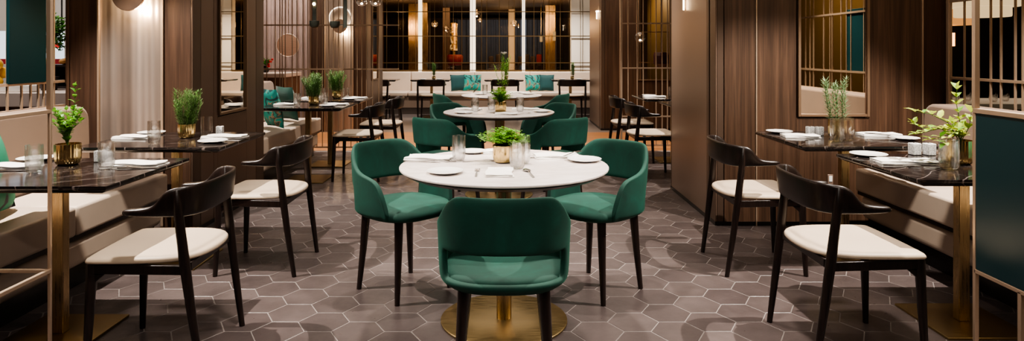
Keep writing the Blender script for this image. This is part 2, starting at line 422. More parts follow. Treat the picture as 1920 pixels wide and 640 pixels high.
# back wall: windows with lit mullions
YB = 13.95
struct(MB().box(-4.2, 2.0, YB, YB+.2, 0, .85), 'wall_back_low', WHITEW)
struct(MB().box(-4.2, 2.0, YB, YB+.2, 2.75, 3.2), 'wall_back_high', WALNUTD)
struct(MB().box(1.44, 2.3, YB-.02, YB+.2, .0, 3.2), 'wall_back_column', WHITEW)
mx = [(-1.80,.065), (-.67,.115), (.42,.06)]
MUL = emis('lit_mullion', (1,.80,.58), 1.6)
xs = [-4.2] + [a for a, _ in mx] + [1.44]
for i, (a, w) in enumerate(mx):
    trim(MB().box(a-w/2, a+w/2, YB-.04, YB+.1, .84, 3.2), MUL)
for i in range(4):
    wn = MB().box(xs[i]+.06, xs[i+1]-.06, YB+.05, YB+.06, .86, 2.75).build('window_%d' % (i+1), GLASSD); wn['kind'] = 'structure'
    MB().box(xs[i], xs[i+1], YB+.03, YB+.09, .84, .87).box(xs[i], xs[i+1], YB+.03, YB+.09, 2.72, 2.75).build('window_frame', BRUSHED, wn)

# screens of brass rods
def screen(label, loc, rz, W, z0, z1, rods, rails, post=(0.0,), panels=(), rr=.008, group=None, floor=False, rm=None):
    t = thing('rod_screen', label, 'room divider', loc, rz, group)
    for x in post: MB().box(x-.014, x+.014, -.014, .014, 0 if floor else z0, z1).build('post', RODM, t, bevel=.002)
    for x in rods: MB().box(x-rr, x+rr, -rr, rr, z0, z1).build('rod', rm or RODM, t, smooth=False)
    for z in rails: MB().box(0, W, -.010, .010, z-.009, z+.009).build('rail', rm or RODM, t, smooth=False)
    for (a, b, c, d, mm) in panels:
        MB().box(a, b, -.022, .0, c, d).build('panel', mm, t, bevel=.002)
    return t
def irr(W, seed, base=(.10,.17,.045,.13,.22,.08)):
    r = random.Random(seed); x = .06; out = []; i = 0
    while x < W-.03:
        out.append(x); x += base[(i*5+seed) % len(base)]; i += 1
    return out
# left bench screen  (local x along +Y)
pl = [(y+.6) for y in (4.05,4.12,4.17,4.20,4.28,4.33,4.40,4.46,4.55,4.65)]
screen('tall brass rod screen with hanging teal panel behind the left banquette', (-3.1, -.6, 0), PI/2, 5.18, .90, 3.2,
       [x for x in irr(4.5, 1)]+[4.66,4.78,4.86,4.93,4.98,5.08], (.915, 1.085, 2.2), post=(.01,), panels=[(4.65,4.975,1.09,2.35,TEALL)], rr=.0055)
screen('tall brass rod screen rising behind the right banquette', (3.27, -.6, 0), PI/2, 5.40, .90, 3.2,
       [x for x in irr(4.5, 1)]+[4.52,4.70,4.76,4.88,4.97,5.13,5.22,5.36], (.905, 1.10, 1.66), post=(5.38,), panels=[(4.06,4.40,1.10,1.69,TEALP)], rr=.0055)
# cross screens at the far end of the tiled bay
rl = [.07,.13,.24,.30,.33,.37,.46,.52,.60,.66,.69,.78,.85,.93,.99,1.06,1.12,1.22,1.30,1.36,1.42,1.50,1.58]
screen('brass rod screen across the far end of the left bay, beside the hanging lamps', (-3.2, 8.42, 0), 0, 1.84, .04, 3.2, rl, (.05, 1.06, 1.63), post=(.01,), rr=.005, rm=FRAMEM)
screen('brass rod screen across the far end of the right bay', (1.54, 8.6, 0), 0, 1.7, .04, 3.2, [.10,.22,.30,.47,.55,.62,.80,.95,1.1,1.3,1.5], (.05,.43,1.07,1.66), post=(.01,), rr=.006)
g2 = [(-1.36+.02*i) for i in range(1)]
# grid in front of the back windows
gr = []
for i in range(5): pass
xg = [.12,.30,.52,.80,.90,1.25,1.42,1.70,1.95,2.05,2.32,2.62,2.72,2.95,3.12,3.30,3.52,3.72,3.83,4.10,4.30,4.42,4.62,4.84,5.05,5.16,5.40,5.60,5.83,5.88]
screen('fine brass grid of rods standing before the back windows', (-4.2, YB-.08, 0), 0, 6.1, .86, 3.2, xg, (.88,1.04,1.61,2.13), post=(), rr=.0045, rm=GRIDM)

# low side balustrades in the foreground with tall posts
t = thing('balustrade', 'low brass framed divider with dark teal panel beside the nearest right table', 'room divider', (1.885, 2.6, 0))
MB().box(-.008, .008, -.008, .008, 0, 1.07).build('post', RODM, t, bevel=.002)
MB().box(-.008, .008, -.236, -.220, 0, .42).build('post', RODM, t, bevel=.002)
MB().box(-.010, .010, -.010, .010, 1.07, 3.2).build('tall_post', RODM, t, bevel=.002)
MB().box(-.013, .013, -1.5, -.0, 1.052, 1.07).build('top_rail', RODM, t, bevel=.002)
MB().box(-.008, .008, -1.5, -.0, .412, .428).build('bottom_rail', RODM, t, bevel=.002)
MB().box(-.006, .006, -1.5, -.010, .43, 1.05).build('panel', TEALP, t)
t = thing('balustrade', 'slim open brass divider frame beside the nearest left table', 'room divider', (-1.815, 2.6, 0))
MB().box(-.006, .006, -.006, .006, 0, 1.065).build('post', RODM, t, bevel=.002)
MB().box(-.009, .009, -.009, .009, 1.065, 3.2).build('tall_post', RODM, t, bevel=.002)
MB().box(-.008, .008, -1.5, 0, 1.05, 1.065).build('top_rail', RODM, t, bevel=.002)
MB().box(-.008, .008, -1.5, 0, .412, .428).build('bottom_rail', RODM, t, bevel=.002)
MB().box(-.45, 0, -.008, .008, .412, .426).build('cross_rail', RODM, t, bevel=.002)

# ------------------------------------------------------------------ banquettes
def rbox(x0,x1,y0,y1,z0,z1): return MB().box(x0,x1,y0,y1,z0,z1)
def bench(label, sx, xf, y0, y1, xb, xbb, backmat, splits, backz=.93):
    # sx: -1 left / 1 right; xf: seat front x, xb: backrest front x
    t = thing('banquette', label, 'banquette', (sx*(xf+xb)/2, (y0+y1)/2, 0))
    ox, oy = t.location.x, t.location.y
    def bx(a, b, c, d, e, f):
        a, b = sorted((sx*a-ox, sx*b-ox)); return MB().box(a, b, c-oy, d-oy, e, f)
    ys = [y0]+splits+[y1]
    for a, b in zip(ys, ys[1:]):
        bx(xf, xb+.02, a+.002, b-.002, .312, .470).build('seat_cushion', CREAM, t, bevel=.017, seg=3)
    bx(xf+.035, xb+.02, y0, y1, .125, .285).build('lower_panel', CREAM, t, bevel=.04, seg=4)
    bx(xf+.02, xb+.02, y0, y1, .285, .315).build('seat_board', DARKW, t)
    bx(xf+.09, xb, y0+.01, y1-.01, 0, .13).build('plinth', BLACK, t)
    # backrest with rounded top corner
    m = MB()
    out = [(y0, .45)]; R = .10
    for i in range(7):
        a = PI/2*i/6; out.append((y1-R+R*sin(a), backz-R+R*cos(a)))
    out += [(y1, .45)]; out = [(y0, .45), (y0, backz)] + out[1:]
    lp = []
    for xx, s_ in ((xb, 1), (xbb, 1)):
        lp.append([(sx*(xx + (.05 if xx == xb and z < .5 else (.06 if xx == xb and z > .7 else 0)))-ox, y-oy, z) for (y, z) in out])
    m.loops(lp); m.build('backrest', backmat, t, bevel=.02, seg=3)
    return t
bench('cream banquette with taupe back along the nearer left tables', -1, 2.27, .4, 4.40, 2.74, 3.02, TAUPE, [2.2, 3.46])
bench('cream banquette with taupe back along the nearer right tables', 1, 2.48, .4, 4.60, 2.90, 3.18, TAUPE, [2.3])
bench('cream banquette with teal cushions beyond the left pier', -1, 2.26, 6.05, 8.05, 2.78, 3.05, TAUPE, [7.25])
# back banquette
t = thing('banquette', 'long cream banquette running below the back windows', 'banquette', (-.6, 13.5, 0))
for a, b in ((-3.2,-1.96),(-1.96,-.62),(-.62,.55),(.55,1.9)):
    MB().box(a+.6+.004, b+.6-.004, -.30, .25, .36, .46).build('seat_cushion', CREAM, t, bevel=.03, seg=4)
    MB().box(a+.6+.004, b+.6-.004, .22, .40, .44, .855).build('backrest', CREAM, t, bevel=.025, seg=3)
MB().box(-2.6, 2.5, -.27, .3, .14, .36).build('base', TAUPE, t); MB().box(-2.6, 2.5, -.23, .3, 0, .14).build('plinth', GREYW, t)

def pillow(name, label, loc, rz, w, h, m, tilt=.25, d=.11, group=None):
    mb = MB(); n = 10; 
    def P(u, v, s):
        e = (1-abs(u)**3.2)*(1-abs(v)**3.2)
        pin = 1-.06*(1-abs(u*v))*(abs(u)**4+abs(v)**4)
        return (u*w/2*pin, s*d/2*max(0, e)**.55, v*h/2*pin)
    for s_ in (-1, 1):
        vs = [P(-1+2*i/n, -1+2*j/n, s_) for i in range(n+1) for j in range(n+1)]
        fs = [(i*(n+1)+j, (i+1)*(n+1)+j, (i+1)*(n+1)+j+1, i*(n+1)+j+1) for i in range(n) for j in range(n)]
        mb.add(vs, fs)
    bm_o = mb.build(name, m, None, ang=180)
    bm_o.location = loc; bm_o.rotation_euler = (tilt, 0, rz)
    return tag(bm_o, label, 'cushion', group)
pillow('cushion', 'emerald cushion with dark spots at the left edge, behind the nearest left table', (-2.55, 3.20, .69), PI/2+.25, .42, .42, PATTERN2, -.2)
pillow('cushion', 'deep teal plain cushion leaning on the right banquette back', (2.74, 2.75, .69), -PI/2-.2, .42, .40, TEALB, -.2)
pillow('cushion', 'leaf print green cushion nearest the left pier on the second left banquette', (-2.47, 6.92, .69), PI/2+.75, .42, .42, PATTERN, -.2)
pillow('cushion', 'plain dark teal cushion beside the leaf print one on the second left banquette', (-2.54, 7.62, .685), PI/2+.8, .40, .40, fabric('bottle_green_cushion', (.002,.045,.033), .8, 300, .1, .2), -.2)
pillow('cushion', 'plain teal cushion, left of the pair behind the left green chair on the back banquette', (-.94, 13.45, .635), .5, .36, .34, TEAL, -.2)
pillow('cushion', 'turquoise leaf print cushion leaning right of a plain teal one, back banquette', (-.66, 13.47, .635), -.1, .38, .34, PATTERN, -.25)
pillow('cushion', 'turquoise leaf print cushion leaning left of a plain teal one, back banquette', (.60, 13.47, .635), .15, .33, .34, PATTERN, -.25)
pillow('cushion', 'plain teal cushion between leaf print cushion and right back table', (.88, 13.45, .635), -.2, .31, .34, TEAL, -.2)

# ------------------------------------------------------------------ wooden armchair
def make_armchair():
    t = thing('dining_chair', '', 'chair')
    for sx in (-1, 1):
        MB().tube([(sx*.222,.222,0),(sx*.212,.212,.25),(sx*.206,.206,.445)], [.0125,.0175,.0205], 12).build('leg', DARKW, t)
        MB().tube([(sx*.228,-.235,0),(sx*.236,-.20,.25),(sx*.240,-.175,.45),(sx*.245,-.152,.66),(sx*.246,-.148,.742),(sx*.246,-.147,.752)], [.0125,.0175,.0205,.0175,.0145,.006], 12).build('leg', DARKW, t)
    # frame rails
    fr = MB()
    fr.box(-.20,.20,.197,.217,.40,.44); fr.box(-.20,.20,-.185,-.165,.405,.44)
    for sx in (-1, 1):
        fr.loops([[(sx*.197,.21,z),(sx*.217,.21,z),(sx*.247,-.17,z),(sx*.227,-.17,z)] for z in (.402,.44)])
        for k in range(5):
            a0 = PI/2*k/5
        fr.loops([[(sx*.205+dx,.19-.0,.40-.0),(sx*.205+dx,.20,.36),(sx*.205+dx,.15,.402)] for dx in (-.008,.008)])
    fr.build('seat_frame', DARKW, t, bevel=.003)
    # seat pad
    def outline(s, z):
        P = []
        ctrl = [(-.236,.205),(-.228,.226),(-.205,.232),(0,.238),(.205,.232),(.228,.226),(.236,.205),(.238,.05),(.232,-.08),(.205,-.16),(.15,-.205),(.08,-.224),(0,-.23),(-.08,-.224),(-.15,-.205),(-.205,-.16),(-.232,-.08),(-.238,.05)]
        return [(x*s, (y-.0)*s, z) for x, y in ctrl]
    MB().loops([outline(.955,.440), outline(.995,.447), outline(1.0,.455), outline(.985,.465), outline(.93,.471), outline(.6,.474), outline(.2,.472)]).build('seat_pad', SEATC, t, sub=1)
    half = [(0,-.228,.762,.632,.014),(.09,-.225,.762,.631,.014),(.165,-.213,.761,.631,.016),(.212,-.190,.759,.632,.019),(.234,-.160,.757,.633,.023),(.242,-.135,.754,.634,.025),(.247,-.108,.744,.635,.028),(.250,-.088,.722,.636,.031),(.252,-.070,.694,.637,.034),(.253,-.052,.681,.638,.038),(.255,-.02,.676,.640,.042),(.257,.02,.674,.642,.042),(.254,.050,.672,.645,.036),(.252,.058,.666,.650,.018)]
    full = [(-x,y,a,b,c) for x,y,a,b,c in half[:0:-1]] + half
    lp = []
    for i, (x,y,zt,zb,th) in enumerate(full):
        p = full[max(0,i-1)]; q = full[min(len(full)-1,i+1)]
        d = Vector((q[0]-p[0], q[1]-p[1], 0)).normalized(); nrm = Vector((d.y, -d.x, 0))   # outward
        hh = zt-zb; tl = .014*max(0, (hh-.045)/.09)
        c = Vector((x,y,0)); r_ = []
        for (u, z) in ((th/2+tl, zt-.004),(th/2+tl*.5,(zt+zb)/2),(th/2, zb+.004),(0,zb),(-th/2,zb+.004),(-th/2+tl*.5,(zt+zb)/2),(-th/2+tl, zt-.004),(tl, zt)):
            v = c + nrm*u; r_.append((v.x, v.y, z))
        lp.append(r_)
    MB().loops(lp).build('backrest', DARKW, t, sub=1)
    return t
ARM = make_armchair()
first = [True]
def armchair(x, y, rz, label, group='dark wooden dining chairs'):
    if first[0]:
        first[0] = False; ARM.location = (x,y,0); ARM.rotation_euler = (0,0,rz); ARM['label'] = label; ARM['group'] = group; return ARM
    return dup(ARM, (x,y,0), rz, label, group)
FL, FR, FB = PI/2, -PI/2, 0   # facing -X, +X, +Y
armchair(-1.462, 2.835, FL-.05+.09, 'dark wooden chair with curved back and cream seat at the nearest left table')
armchair(-1.440, 3.965, FL, 'dark wooden chair with cream seat at the second left table, before the left pier')
armchair(-1.475, 6.66, FL, 'dark wooden chair with cream seat beyond the left pier, nearer of two')
armchair(-1.42, 7.62, FL, 'dark wooden chair with cream seat beyond the left pier, farther of two')
armchair(1.505, 2.885, FR, 'dark wooden chair with cream seat at the nearest right table')
armchair(1.515, 3.965, FR, 'dark wooden chair with cream seat at the second right table, against the walnut wall')
armchair(1.50, 6.72, FR, 'dark wooden chair with cream seat beyond the right pier, nearer of two')
armchair(1.50, 7.72, FR, 'dark wooden chair with cream seat beyond the right pier, farther of two')
armchair(-1.37, 12.32, FB, 'dark wooden chair seen from behind at the left table of the back banquette')
armchair(.02, 12.32, FB, 'dark wooden chair half hidden by foliage at the middle table of the back banquette')
armchair(1.28, 12.32, FB, 'dark wooden chair seen from behind at the right table of the back banquette')
armchair(-2.42, 12.32, FB, 'dark wooden chair beside the far left pier at the back banquette')

# ------------------------------------------------------------------ green tub chair
def make_tub():
    t = thing('tub_chair', '', 'chair')
    nu = 36
    PH = math.radians(122)
    def plan(ph, s, zz):
        n = 2.7; a = .255; bb = .245 if cos(ph) > 0 else .225
        sx = math.copysign(abs(sin(ph))**(2/n), sin(ph)); cy = math.copysign(abs(cos(ph))**(2/n), cos(ph))
        return (a*s*sx, -bb*s*cy)
    def rim(ph):
        d = abs(math.degrees(ph))
        K = [(0,.784),(30,.784),(42,.777),(52,.752),(62,.708),(74,.670),(86,.648),(98,.634),(106,.614),(113,.560),(118,.490),(122,.455)]
        for (a,b),(c,e) in zip(K, K[1:]):
            if d <= c+1e-6:
                f = (d-a)/(c-a); f = f*f*(3-2*f)*.4+f*.6; return b+(e-b)*f
        return K[-1][1]
    def level(ph, k, zr):
        pass
    rows = 9
    V = []; idx = {}
    zs0 = [.412, .420, .438, .458, .566, .60]
    sc0 = [.70, .88, .965, .985, 1.00, 1.005]
    mb = MB()
    for i in range(nu+1):
        ph = -PH + 2*PH*i/nu
        r_ = rim(ph)
        col = []
        for k in range(rows):
            if k < 6:
                z = zs0[k]; s = sc0[k]
                mz = r_-(5-k)*.004 if r_ < .62 else 99
                z = min(z, max(.412+.002*k, r_-(rows-1-k)*.006))
            else:
                b0 = min(.60, max(.412+.01, r_-(rows-6)*.006)); f = (k-5)/(rows-6); z = b0+(r_-b0)*f
                s = 1.005+.012*f
            back = max(0, cos(ph))**1.5
            x, y = plan(ph, s, z)
            y -= back*max(0, z-.5)*.16
            # flare of arms is slight; pull back top inwards
            if z > .70: x *= 1-.30*(z-.70)
            col.append((x, y, z))
        V += col
    faces = []
    for i in range(nu):
        phm = abs(math.degrees(-PH + 2*PH*(i+.5)/nu))
        for k in range(rows-1):
            if k == 3 and phm < 60: continue
            a = i*rows+k; faces.append((a, a+rows, a+rows+1, a+1))
    mb.add(V, faces)
    sh = mb.build('shell', VELVET, t, sub=2, solid=.026)
    # seat cushion / pan
    def out(s, z, dz=0):
        P = []
        for k in range(40):
            a = 2*PI*k/40
            n = 2.7; sx = math.copysign(abs(sin(a))**(2/n), sin(a)); cy = math.copysign(abs(cos(a))**(2/n), cos(a))
            y = -.235*s*cy
            if y > 0: y = y*1.03
            P.append((.243*s*sx, y, z - dz*(y > .12)*(y-.12)*2))
        return P
    MB().loops([out(.55,.405), out(.86,.410), out(.955,.425), out(.975,.445,.1), out(.955,.468,.1), out(.88,.480,.1), out(.6,.478), out(.25,.474)]).build('seat', VELVET, t, sub=1)
    for sx in (-1, 1):
        for sy in (-1, 1):
            MB().tube([(sx*.178,sy*.170,0),(sx*.160,sy*.155,.22),(sx*.148,sy*.145,.412)], [.0130,.0185,.0235], 12).build('leg', DARKW, t)
    return t
TUB = make_tub(); ft_ = [True]
def tub(x, y, tx, ty, label):
    rz = math.atan2(ty-y, tx-x)-PI/2
    if ft_[0]:
        ft_[0] = False; TUB.location = (x,y,0); TUB.rotation_euler = (0,0,rz); TUB['label'] = label; TUB['group'] = 'green velvet tub chairs'; return
    dup(TUB, (x,y,0), rz, label, 'green velvet tub chairs')
T1 = (0, 3.14); T2 = (-.046, 5.87); T3 = (-.03, 8.1)
tub(0, 2.55, 0, 3.14, 'green velvet tub chair seen squarely from behind in front of the nearest round table')
tub(-.545, 3.56, -.06, 3.10, 'green velvet tub chair left of the nearest round marble table')
tub(.50, 3.56, .06, 3.12, 'green velvet tub chair right of the nearest round marble table')
tub(-.44, 5.20, -.05, 5.75, 'green velvet tub chair seen from behind at the near left of the middle round table')
tub(.38, 5.20, 0, 5.75, 'green velvet tub chair seen from behind at the near right of the middle round table')
tub(-.42, 6.24, -.046, 5.9, 'green velvet tub chair behind the left side of the middle round table')
tub(.40, 6.24, -.046, 5.9, 'green velvet tub chair behind the right side of the middle round table')
tub(-.57, 7.90, .1, 8.2, 'green velvet tub chair at the left side of the farthest round table')
tub(.50, 7.90, -.15, 8.2, 'green velvet tub chair at the right side of the farthest round table')

# ------------------------------------------------------------------ tables
def round_table(x, y, label):
    t = thing('round_table', label, 'table', (x,y,0), 0, 'round marble tables')
    MB().lathe([(.492,.7375),(.4985,.739),(.50,.742),(.50,.747),(.498,.7497),(.494,.75)], 96).build('tabletop', WMARBLE, t, ang=50)
    MB().lathe([(.46,.716),(.492,.733),(.492,.7374)], 96).build('under_edge', BLACK, kids(t)[0])
    MB().lathe([(.036,.012),(.036,.70),(.12,.705),(.12,.716)], 40).build('column', BRUSHED, t)
    MB().lathe([(.300,0),(.304,.003),(.304,.010),(.300,.013),(.05,.0135)], 96).build('base_plate', PLATEB, t)
    return t
round_table(*T1, 'round pale marble table on brass pedestal, nearest and largest in the middle row')
round_table(*T2, 'round pale marble table, second from the front in the middle row')
round_table(*T3, 'round pale marble table, farthest in the middle row')
def square_table(x, y, label, w=.84, d=.70, h=.75, b_=.2):
    t = thing('pedestal_table', label, 'table', (x,y,0), 0, 'black marble pedestal tables')
    a, b = w/2, d/2
    MB().loops([[(-a*q,-b*q,z),(a*q,-b*q,z),(a*q,b*q,z),(-a*q,b*q,z)] for q, z in ((.93,h-.032),(.995,h-.018),(1,h-.014),(1,h-.003),(.996,h))]).build('tabletop', BMARBLE, t)
    MB().box(-.026,.026,-.022,.022,.012,h-.03).build('column', BRUSHED, t, bevel=.003)
    MB().box(-b_,b_,-b_,b_,0,.012).build('base_plate', PLATEB, t, bevel=.002)
    return t
square_table(-2.03, 2.98, 'black marble table on brass column, nearest on the left')
square_table(-2.03, 4.04, 'black marble table with rosemary pot before the left pier')
square_table(-1.97, 6.55, 'black marble table beyond the left pier, nearer of two')
square_table(-1.98, 7.42, 'black marble table beyond the left pier, farther of two')
square_table(2.19, 3.115, 'black marble table beside the teal divider, nearest on the right')
square_table(2.13, 4.08, 'black marble table with pale sprigs below the right mirror')
square_table(2.10, 6.72, 'black marble table beyond the right pier, nearer of two')
square_table(2.00, 7.70, 'black marble table beyond the right pier, farther of two')
square_table(-1.42, 12.76, 'small dark table at the left part of the back banquette', .76, .52, .735, .14)
square_table(.0, 12.76, 'small dark table at the middle of the back banquette', .76, .52, .735, .14)
square_table(1.30, 12.76, 'small dark table at the right part of the back banquette', .76, .52, .735, .14)
square_table(-2.46, 12.76, 'small dark table beside the far left pier at the back banquette', .76, .52, .735, .14)

# ------------------------------------------------------------------ tableware
H = .7505
def plate(x, y, label, r=.085, z=H, group='white side plates'):
    o = MB().lathe([(r*.55,0),(r*.6,.002),(r*.97,.010),(r,.0125),(r*.985,.0135),(r*.62,.006),(r*.3,.005),(.002,.005)], 40).build('plate', WHITE, None); o.location = (x,y,z)
    return tag(o, label, 'plate', group)
def tumbler(x, y, label, h=.125, r=.036, z=H):
    m = MB(); th = .0022
    pr = [(r*.55,.0),(r*.80,.004),(r*.93,.018),(r,.04),(r,h*.6),(r*.97,h),(r*.97-th,h),(r-th,h*.6),(r-th,.04),(r*.9-th,.02),(r*.7,.010),(.001,.009)]
    m.lathe(pr, 28); o = m.build('drinking_glass', GLASS, None); o.location = (x,y,z)
    return tag(o, label, 'glass', 'clear tumblers')
def napkin(x, y, rz, label, L=.26, W=.11, roll=False):
    t = thing('folded_napkin', label, 'napkin', (x,y,H), rz, 'white folded napkins')
    r = random.Random(int(abs(x*131+y*977)*10))
    m = MB(); nx, ny = 14, 8
    for s_, (z0, sc) in enumerate(((0, 1), (.009, .97))):
        top = []; bot = []
        for i in range(nx+1):
            for j in range(ny+1):
                u = -1+2*i/nx; v = -1+2*j/ny
                wob = .0018*sin(u*5+r.random()*.4+s_*2)+.0015*sin(v*4+u*3+s_)
                edge = max(abs(u), abs(v))**8
                px = u*L/2*sc+.004*sin(v*3+s_); py = v*W/2*sc+.005*sin(u*2.6+1+s_*1.5)
                top.append((px, py, z0+.009*(1-edge*.6)+wob)); bot.append((px, py, z0+.0))
        n1 = ny+1; K = len(top)
        fs = []
        for i in range(nx):
            for j in range(ny):
                a = i*n1+j; fs.append((a, a+n1, a+n1+1, a+1)); fs.append((K+a, K+a+1, K+a+n1+1, K+a+n1))
        ring = [i*n1 for i in range(nx+1)] + [nx*n1+j for j in range(1, ny+1)] + [i*n1+ny for i in range(nx-1, -1, -1)] + [j for j in range(ny-1, 0, -1)]
        for a, b in zip(ring, ring[1:]+ring[:1]): fs.append((a, b, K+b, K+a))
        m.add(top+bot, fs) if s_ == 0 else None
        if s_ == 0: m.build('lower_fold', LINEN, t, ang=60)
        else:
            q = MB().add(top+bot, fs); q.build('upper_fold', LINEN, t, ang=60)
    return t
def cutlery(kind, x, y, rz, label, z=H+.002, L=.19):
    m = MB()
    if kind == 'knife':
        m.loops([[(u, -w, 0),(u, w, 0),(u, w, h_),(u, -w, h_)] for u, w, h_ in ((0,.004,.004),(.01,.0055,.005),(.08,.0045,.004),(.095,.008,.0025),(.15,.009,.0015),(.185,.003,.001))])
    elif kind == 'spoon':
        m.loops([[(u, -w, z_),(u, w, z_),(u, w, z_+.002),(u, -w, z_+.002)] for u, w, z_ in ((0,.005,0),(.03,.005,.001),(.10,.0025,.006),(.13,.003,.007),(.145,.013,.004),(.165,.019,.0015),(.185,.015,.002),(.195,.004,.005))])
    else:
        m.loops([[(u, -w, z_),(u, w, z_),(u, w, z_+.002),(u, -w, z_+.002)] for u, w, z_ in ((0,.005,0),(.03,.005,.001),(.10,.0025,.006),(.125,.003,.007),(.138,.011,.004),(.15,.012,.002))])
        for k in range(4):
            yy = -.0095+k*.00633
            m.box(.149,.19,yy-.0014,yy+.0014,.002,.0038)
    for i, p in enumerate(m.v): m.v[i] = (p[0]-L/2, p[1], p[2])
    o = m.build(kind, STEEL, None, ang=50); o.location = (x,y,z); o.rotation_euler = (0,0,rz)
    return tag(o, label, kind, 'steel cutlery')
def shaker(x, y, label, s=.042, h=.055):
    t = thing('shaker', label, 'shaker', (x,y,H), .1, 'white salt and pepper shakers')
    MB().box(-s/2,s/2,-s/2,s/2,0,h).build('body', SHAKE, t, bevel=.004); MB().lathe([(s*.2,h),(s*.18,h+.0012)], 16).build('pour_disc', STEEL, t)
    return t
def potmesh(t, r=.05, h=.09):
    md = lambda g, z: 1+.035*abs(sin(g*9))-.015
    m = MB(); m.lathe([(r*.72,.0),(r*.86,.006),(r*.97,.022),(r,.04),(r,h),(r*.94,h),(r*.93,h*.85)], 108, mod=md, cap1=False); pp = m.build('pot', BRASS, t, ang=60)
    MB().lathe([(.001,h*.86),(r*.93,h*.87)], 24, cap0=False, cap1=False).build('soil', SOIL, pp)
def rosemary(t, base, n, hgt, spread, m=None, seed=1, fat=1, lean=0, dens=260):
    r = random.Random(seed); mb = MB(); st = MB()
    for k in range(n):
        a = r.random()*2*PI; rr = spread*.35*math.sqrt(r.random()); tx = cos(a)*rr; ty = sin(a)*rr
        hh = hgt*(.62+.38*r.random()); ex = tx*(1.0+1.5*r.random()); ey = ty*(1+1.5*r.random())
        P = lambda f: Vector((tx+(ex-tx)*f+.008*sin(f*6+k), ty+(ey-ty)*f+.008*cos(f*5+k), base+hh*f))
        st.tube([P(i/5) for i in range(6)], [.0018]*5+[.0008], 4, cap=False)
        q = int(hh*dens)
        for i in range(q):
            f = .12+.88*i/q; p = P(f); g = i*2.4+k
            el = .25+.5*f
            d = Vector((cos(g), sin(g), el*1.2))
            mb.leaf(p, d, (0,0,1), (.018+.010*r.random())*fat, .0034*fat, .1, .0)
    return [st.build('stems', STEM, t), mb.build('foliage', m or ROSEM, t, ang=180)]
def fern(t, base, R, hgt, n, seed=2, m=None, ls=.013):
    r = random.Random(seed); mb = MB(); st = MB()
    for k in range(n):
        a = r.random()*2*PI; out = R*(.25+.75*r.random()); hz = hgt*(.35+.75*r.random())*(1.15-.5*(out/R))
        for i in range(11):
            f = (i+1)/11
            px = cos(a)*out*f**1.2; py = sin(a)*out*f**1.2; pz = base+hz*(1.5*f-.55*f*f)
            for s_ in range(3):
                d = Vector((cos(a+s_*2.1+i), sin(a+s_*2.1+i), .4*r.random()))
                mb.leaf((px+d.x*.006, py+d.y*.006, pz+(r.random()-.5)*.014), d, (r.random()*.4, r.random()*.4, 1), ls*(.7+.6*r.random()), ls*(.8+.5*r.random()), .1, .05)
        st.tube([(0,0,base),(cos(a)*out*.4,sin(a)*out*.4,base+hz*.7),(cos(a)*out,sin(a)*out,base+hz*.95)], .0009, 4, cap=False)
    st.build('stems', STEM, t); mb.build('foliage', m or FERNM, t, ang=180)
def leafy(t, base, stems, m, L=.04, W=.022, seed=3, sp=.032):
    r = random.Random(seed); mb = MB(); st = MB()
    for pts in stems:
        pts = [Vector(p) for p in pts]
        st.tube(pts, [.0018]*(len(pts)-1)+[.001], 5)
        tot = sum((b-a).length for a, b in zip(pts, pts[1:])); nseg = max(2, int(tot/sp))
        for q in range(1, nseg+1):
            dist = tot*q/nseg; acc = 0
            for a, b in zip(pts, pts[1:]):
                l = (b-a).length
                if acc+l >= dist-1e-6: p = a+(b-a)*((dist-acc)/l); tdir = (b-a).normalized(); break
                acc += l
            g = q*1.57+r.random()*.5
            for s_ in (0, PI):
                d = Vector((cos(g+s_), sin(g+s_), .15+.4*r.random()))+tdir*.5
                k = .75+.5*r.random()
                mb.leaf(p, d, (0,0,1), L*k, W*k, .12, .12)
            if q == nseg: mb.leaf(p, tdir+Vector((.2,0,.2)), (0,0,1), L*.9, W*.9, .1, .1)
    st.build('stems', STEM, t); mb.build('foliage', m, t, ang=180)
def potted(name, label, x, y, z=H, group='potted herbs in brass'):
    return thing(name, label, 'plant', (x,y,z), 0, group)

# --- nearest left table
t = potted('potted_mint', 'leafy mint with one tall stem in fluted brass pot, nearest left table', -2.105, 3.14); potmesh(t, .056, .10)
r3 = random.Random(5)
stm = [[(0,0,.09),(-.01+.01*cos(k),.02*sin(k),.15),(.075*cos(k*2.2)*r3.uniform(.5,1),.06*sin(k*2.2),.19+.07*r3.random())] for k in range(20)]
stm.append([(0,0,.09),(.02,0,.20),(.035,0,.31),(.035,0,.375)])
leafy(t, .09, stm, MINTM, .029, .019, 4, .026)
plate(-2.35, 3.27, 'white side plate behind the glass on the nearest left table', group=None)
napkin(-2.33, 3.06, .05, 'folded white napkin at the bench side of the nearest left table')
tumbler(-2.115, 2.93, 'clear tumbler in front of the mint pot, nearest left table')
tumbler(-1.845, 3.02, 'clear tumbler before the white shakers on the nearest left table')
shaker(-2.0, 3.22, 'white stone shaker left of its twin on the nearest left table'); shaker(-1.945, 3.20, 'white stone shaker right of its twin on the nearest left table')
napkin(-1.77, 3.13, .0, 'folded white napkin at the chair side of the nearest left table', .27)
cutlery('fork', -1.80, 3.045, .1, 'steel fork before the napkin at the chair side, nearest left table')
cutlery('knife', -1.70, 3.03, .12, 'steel knife before the napkin at the chair side, nearest left table')
cutlery('knife', -2.27, 2.965, .06, 'steel knife before the napkin at the bench side, nearest left table')
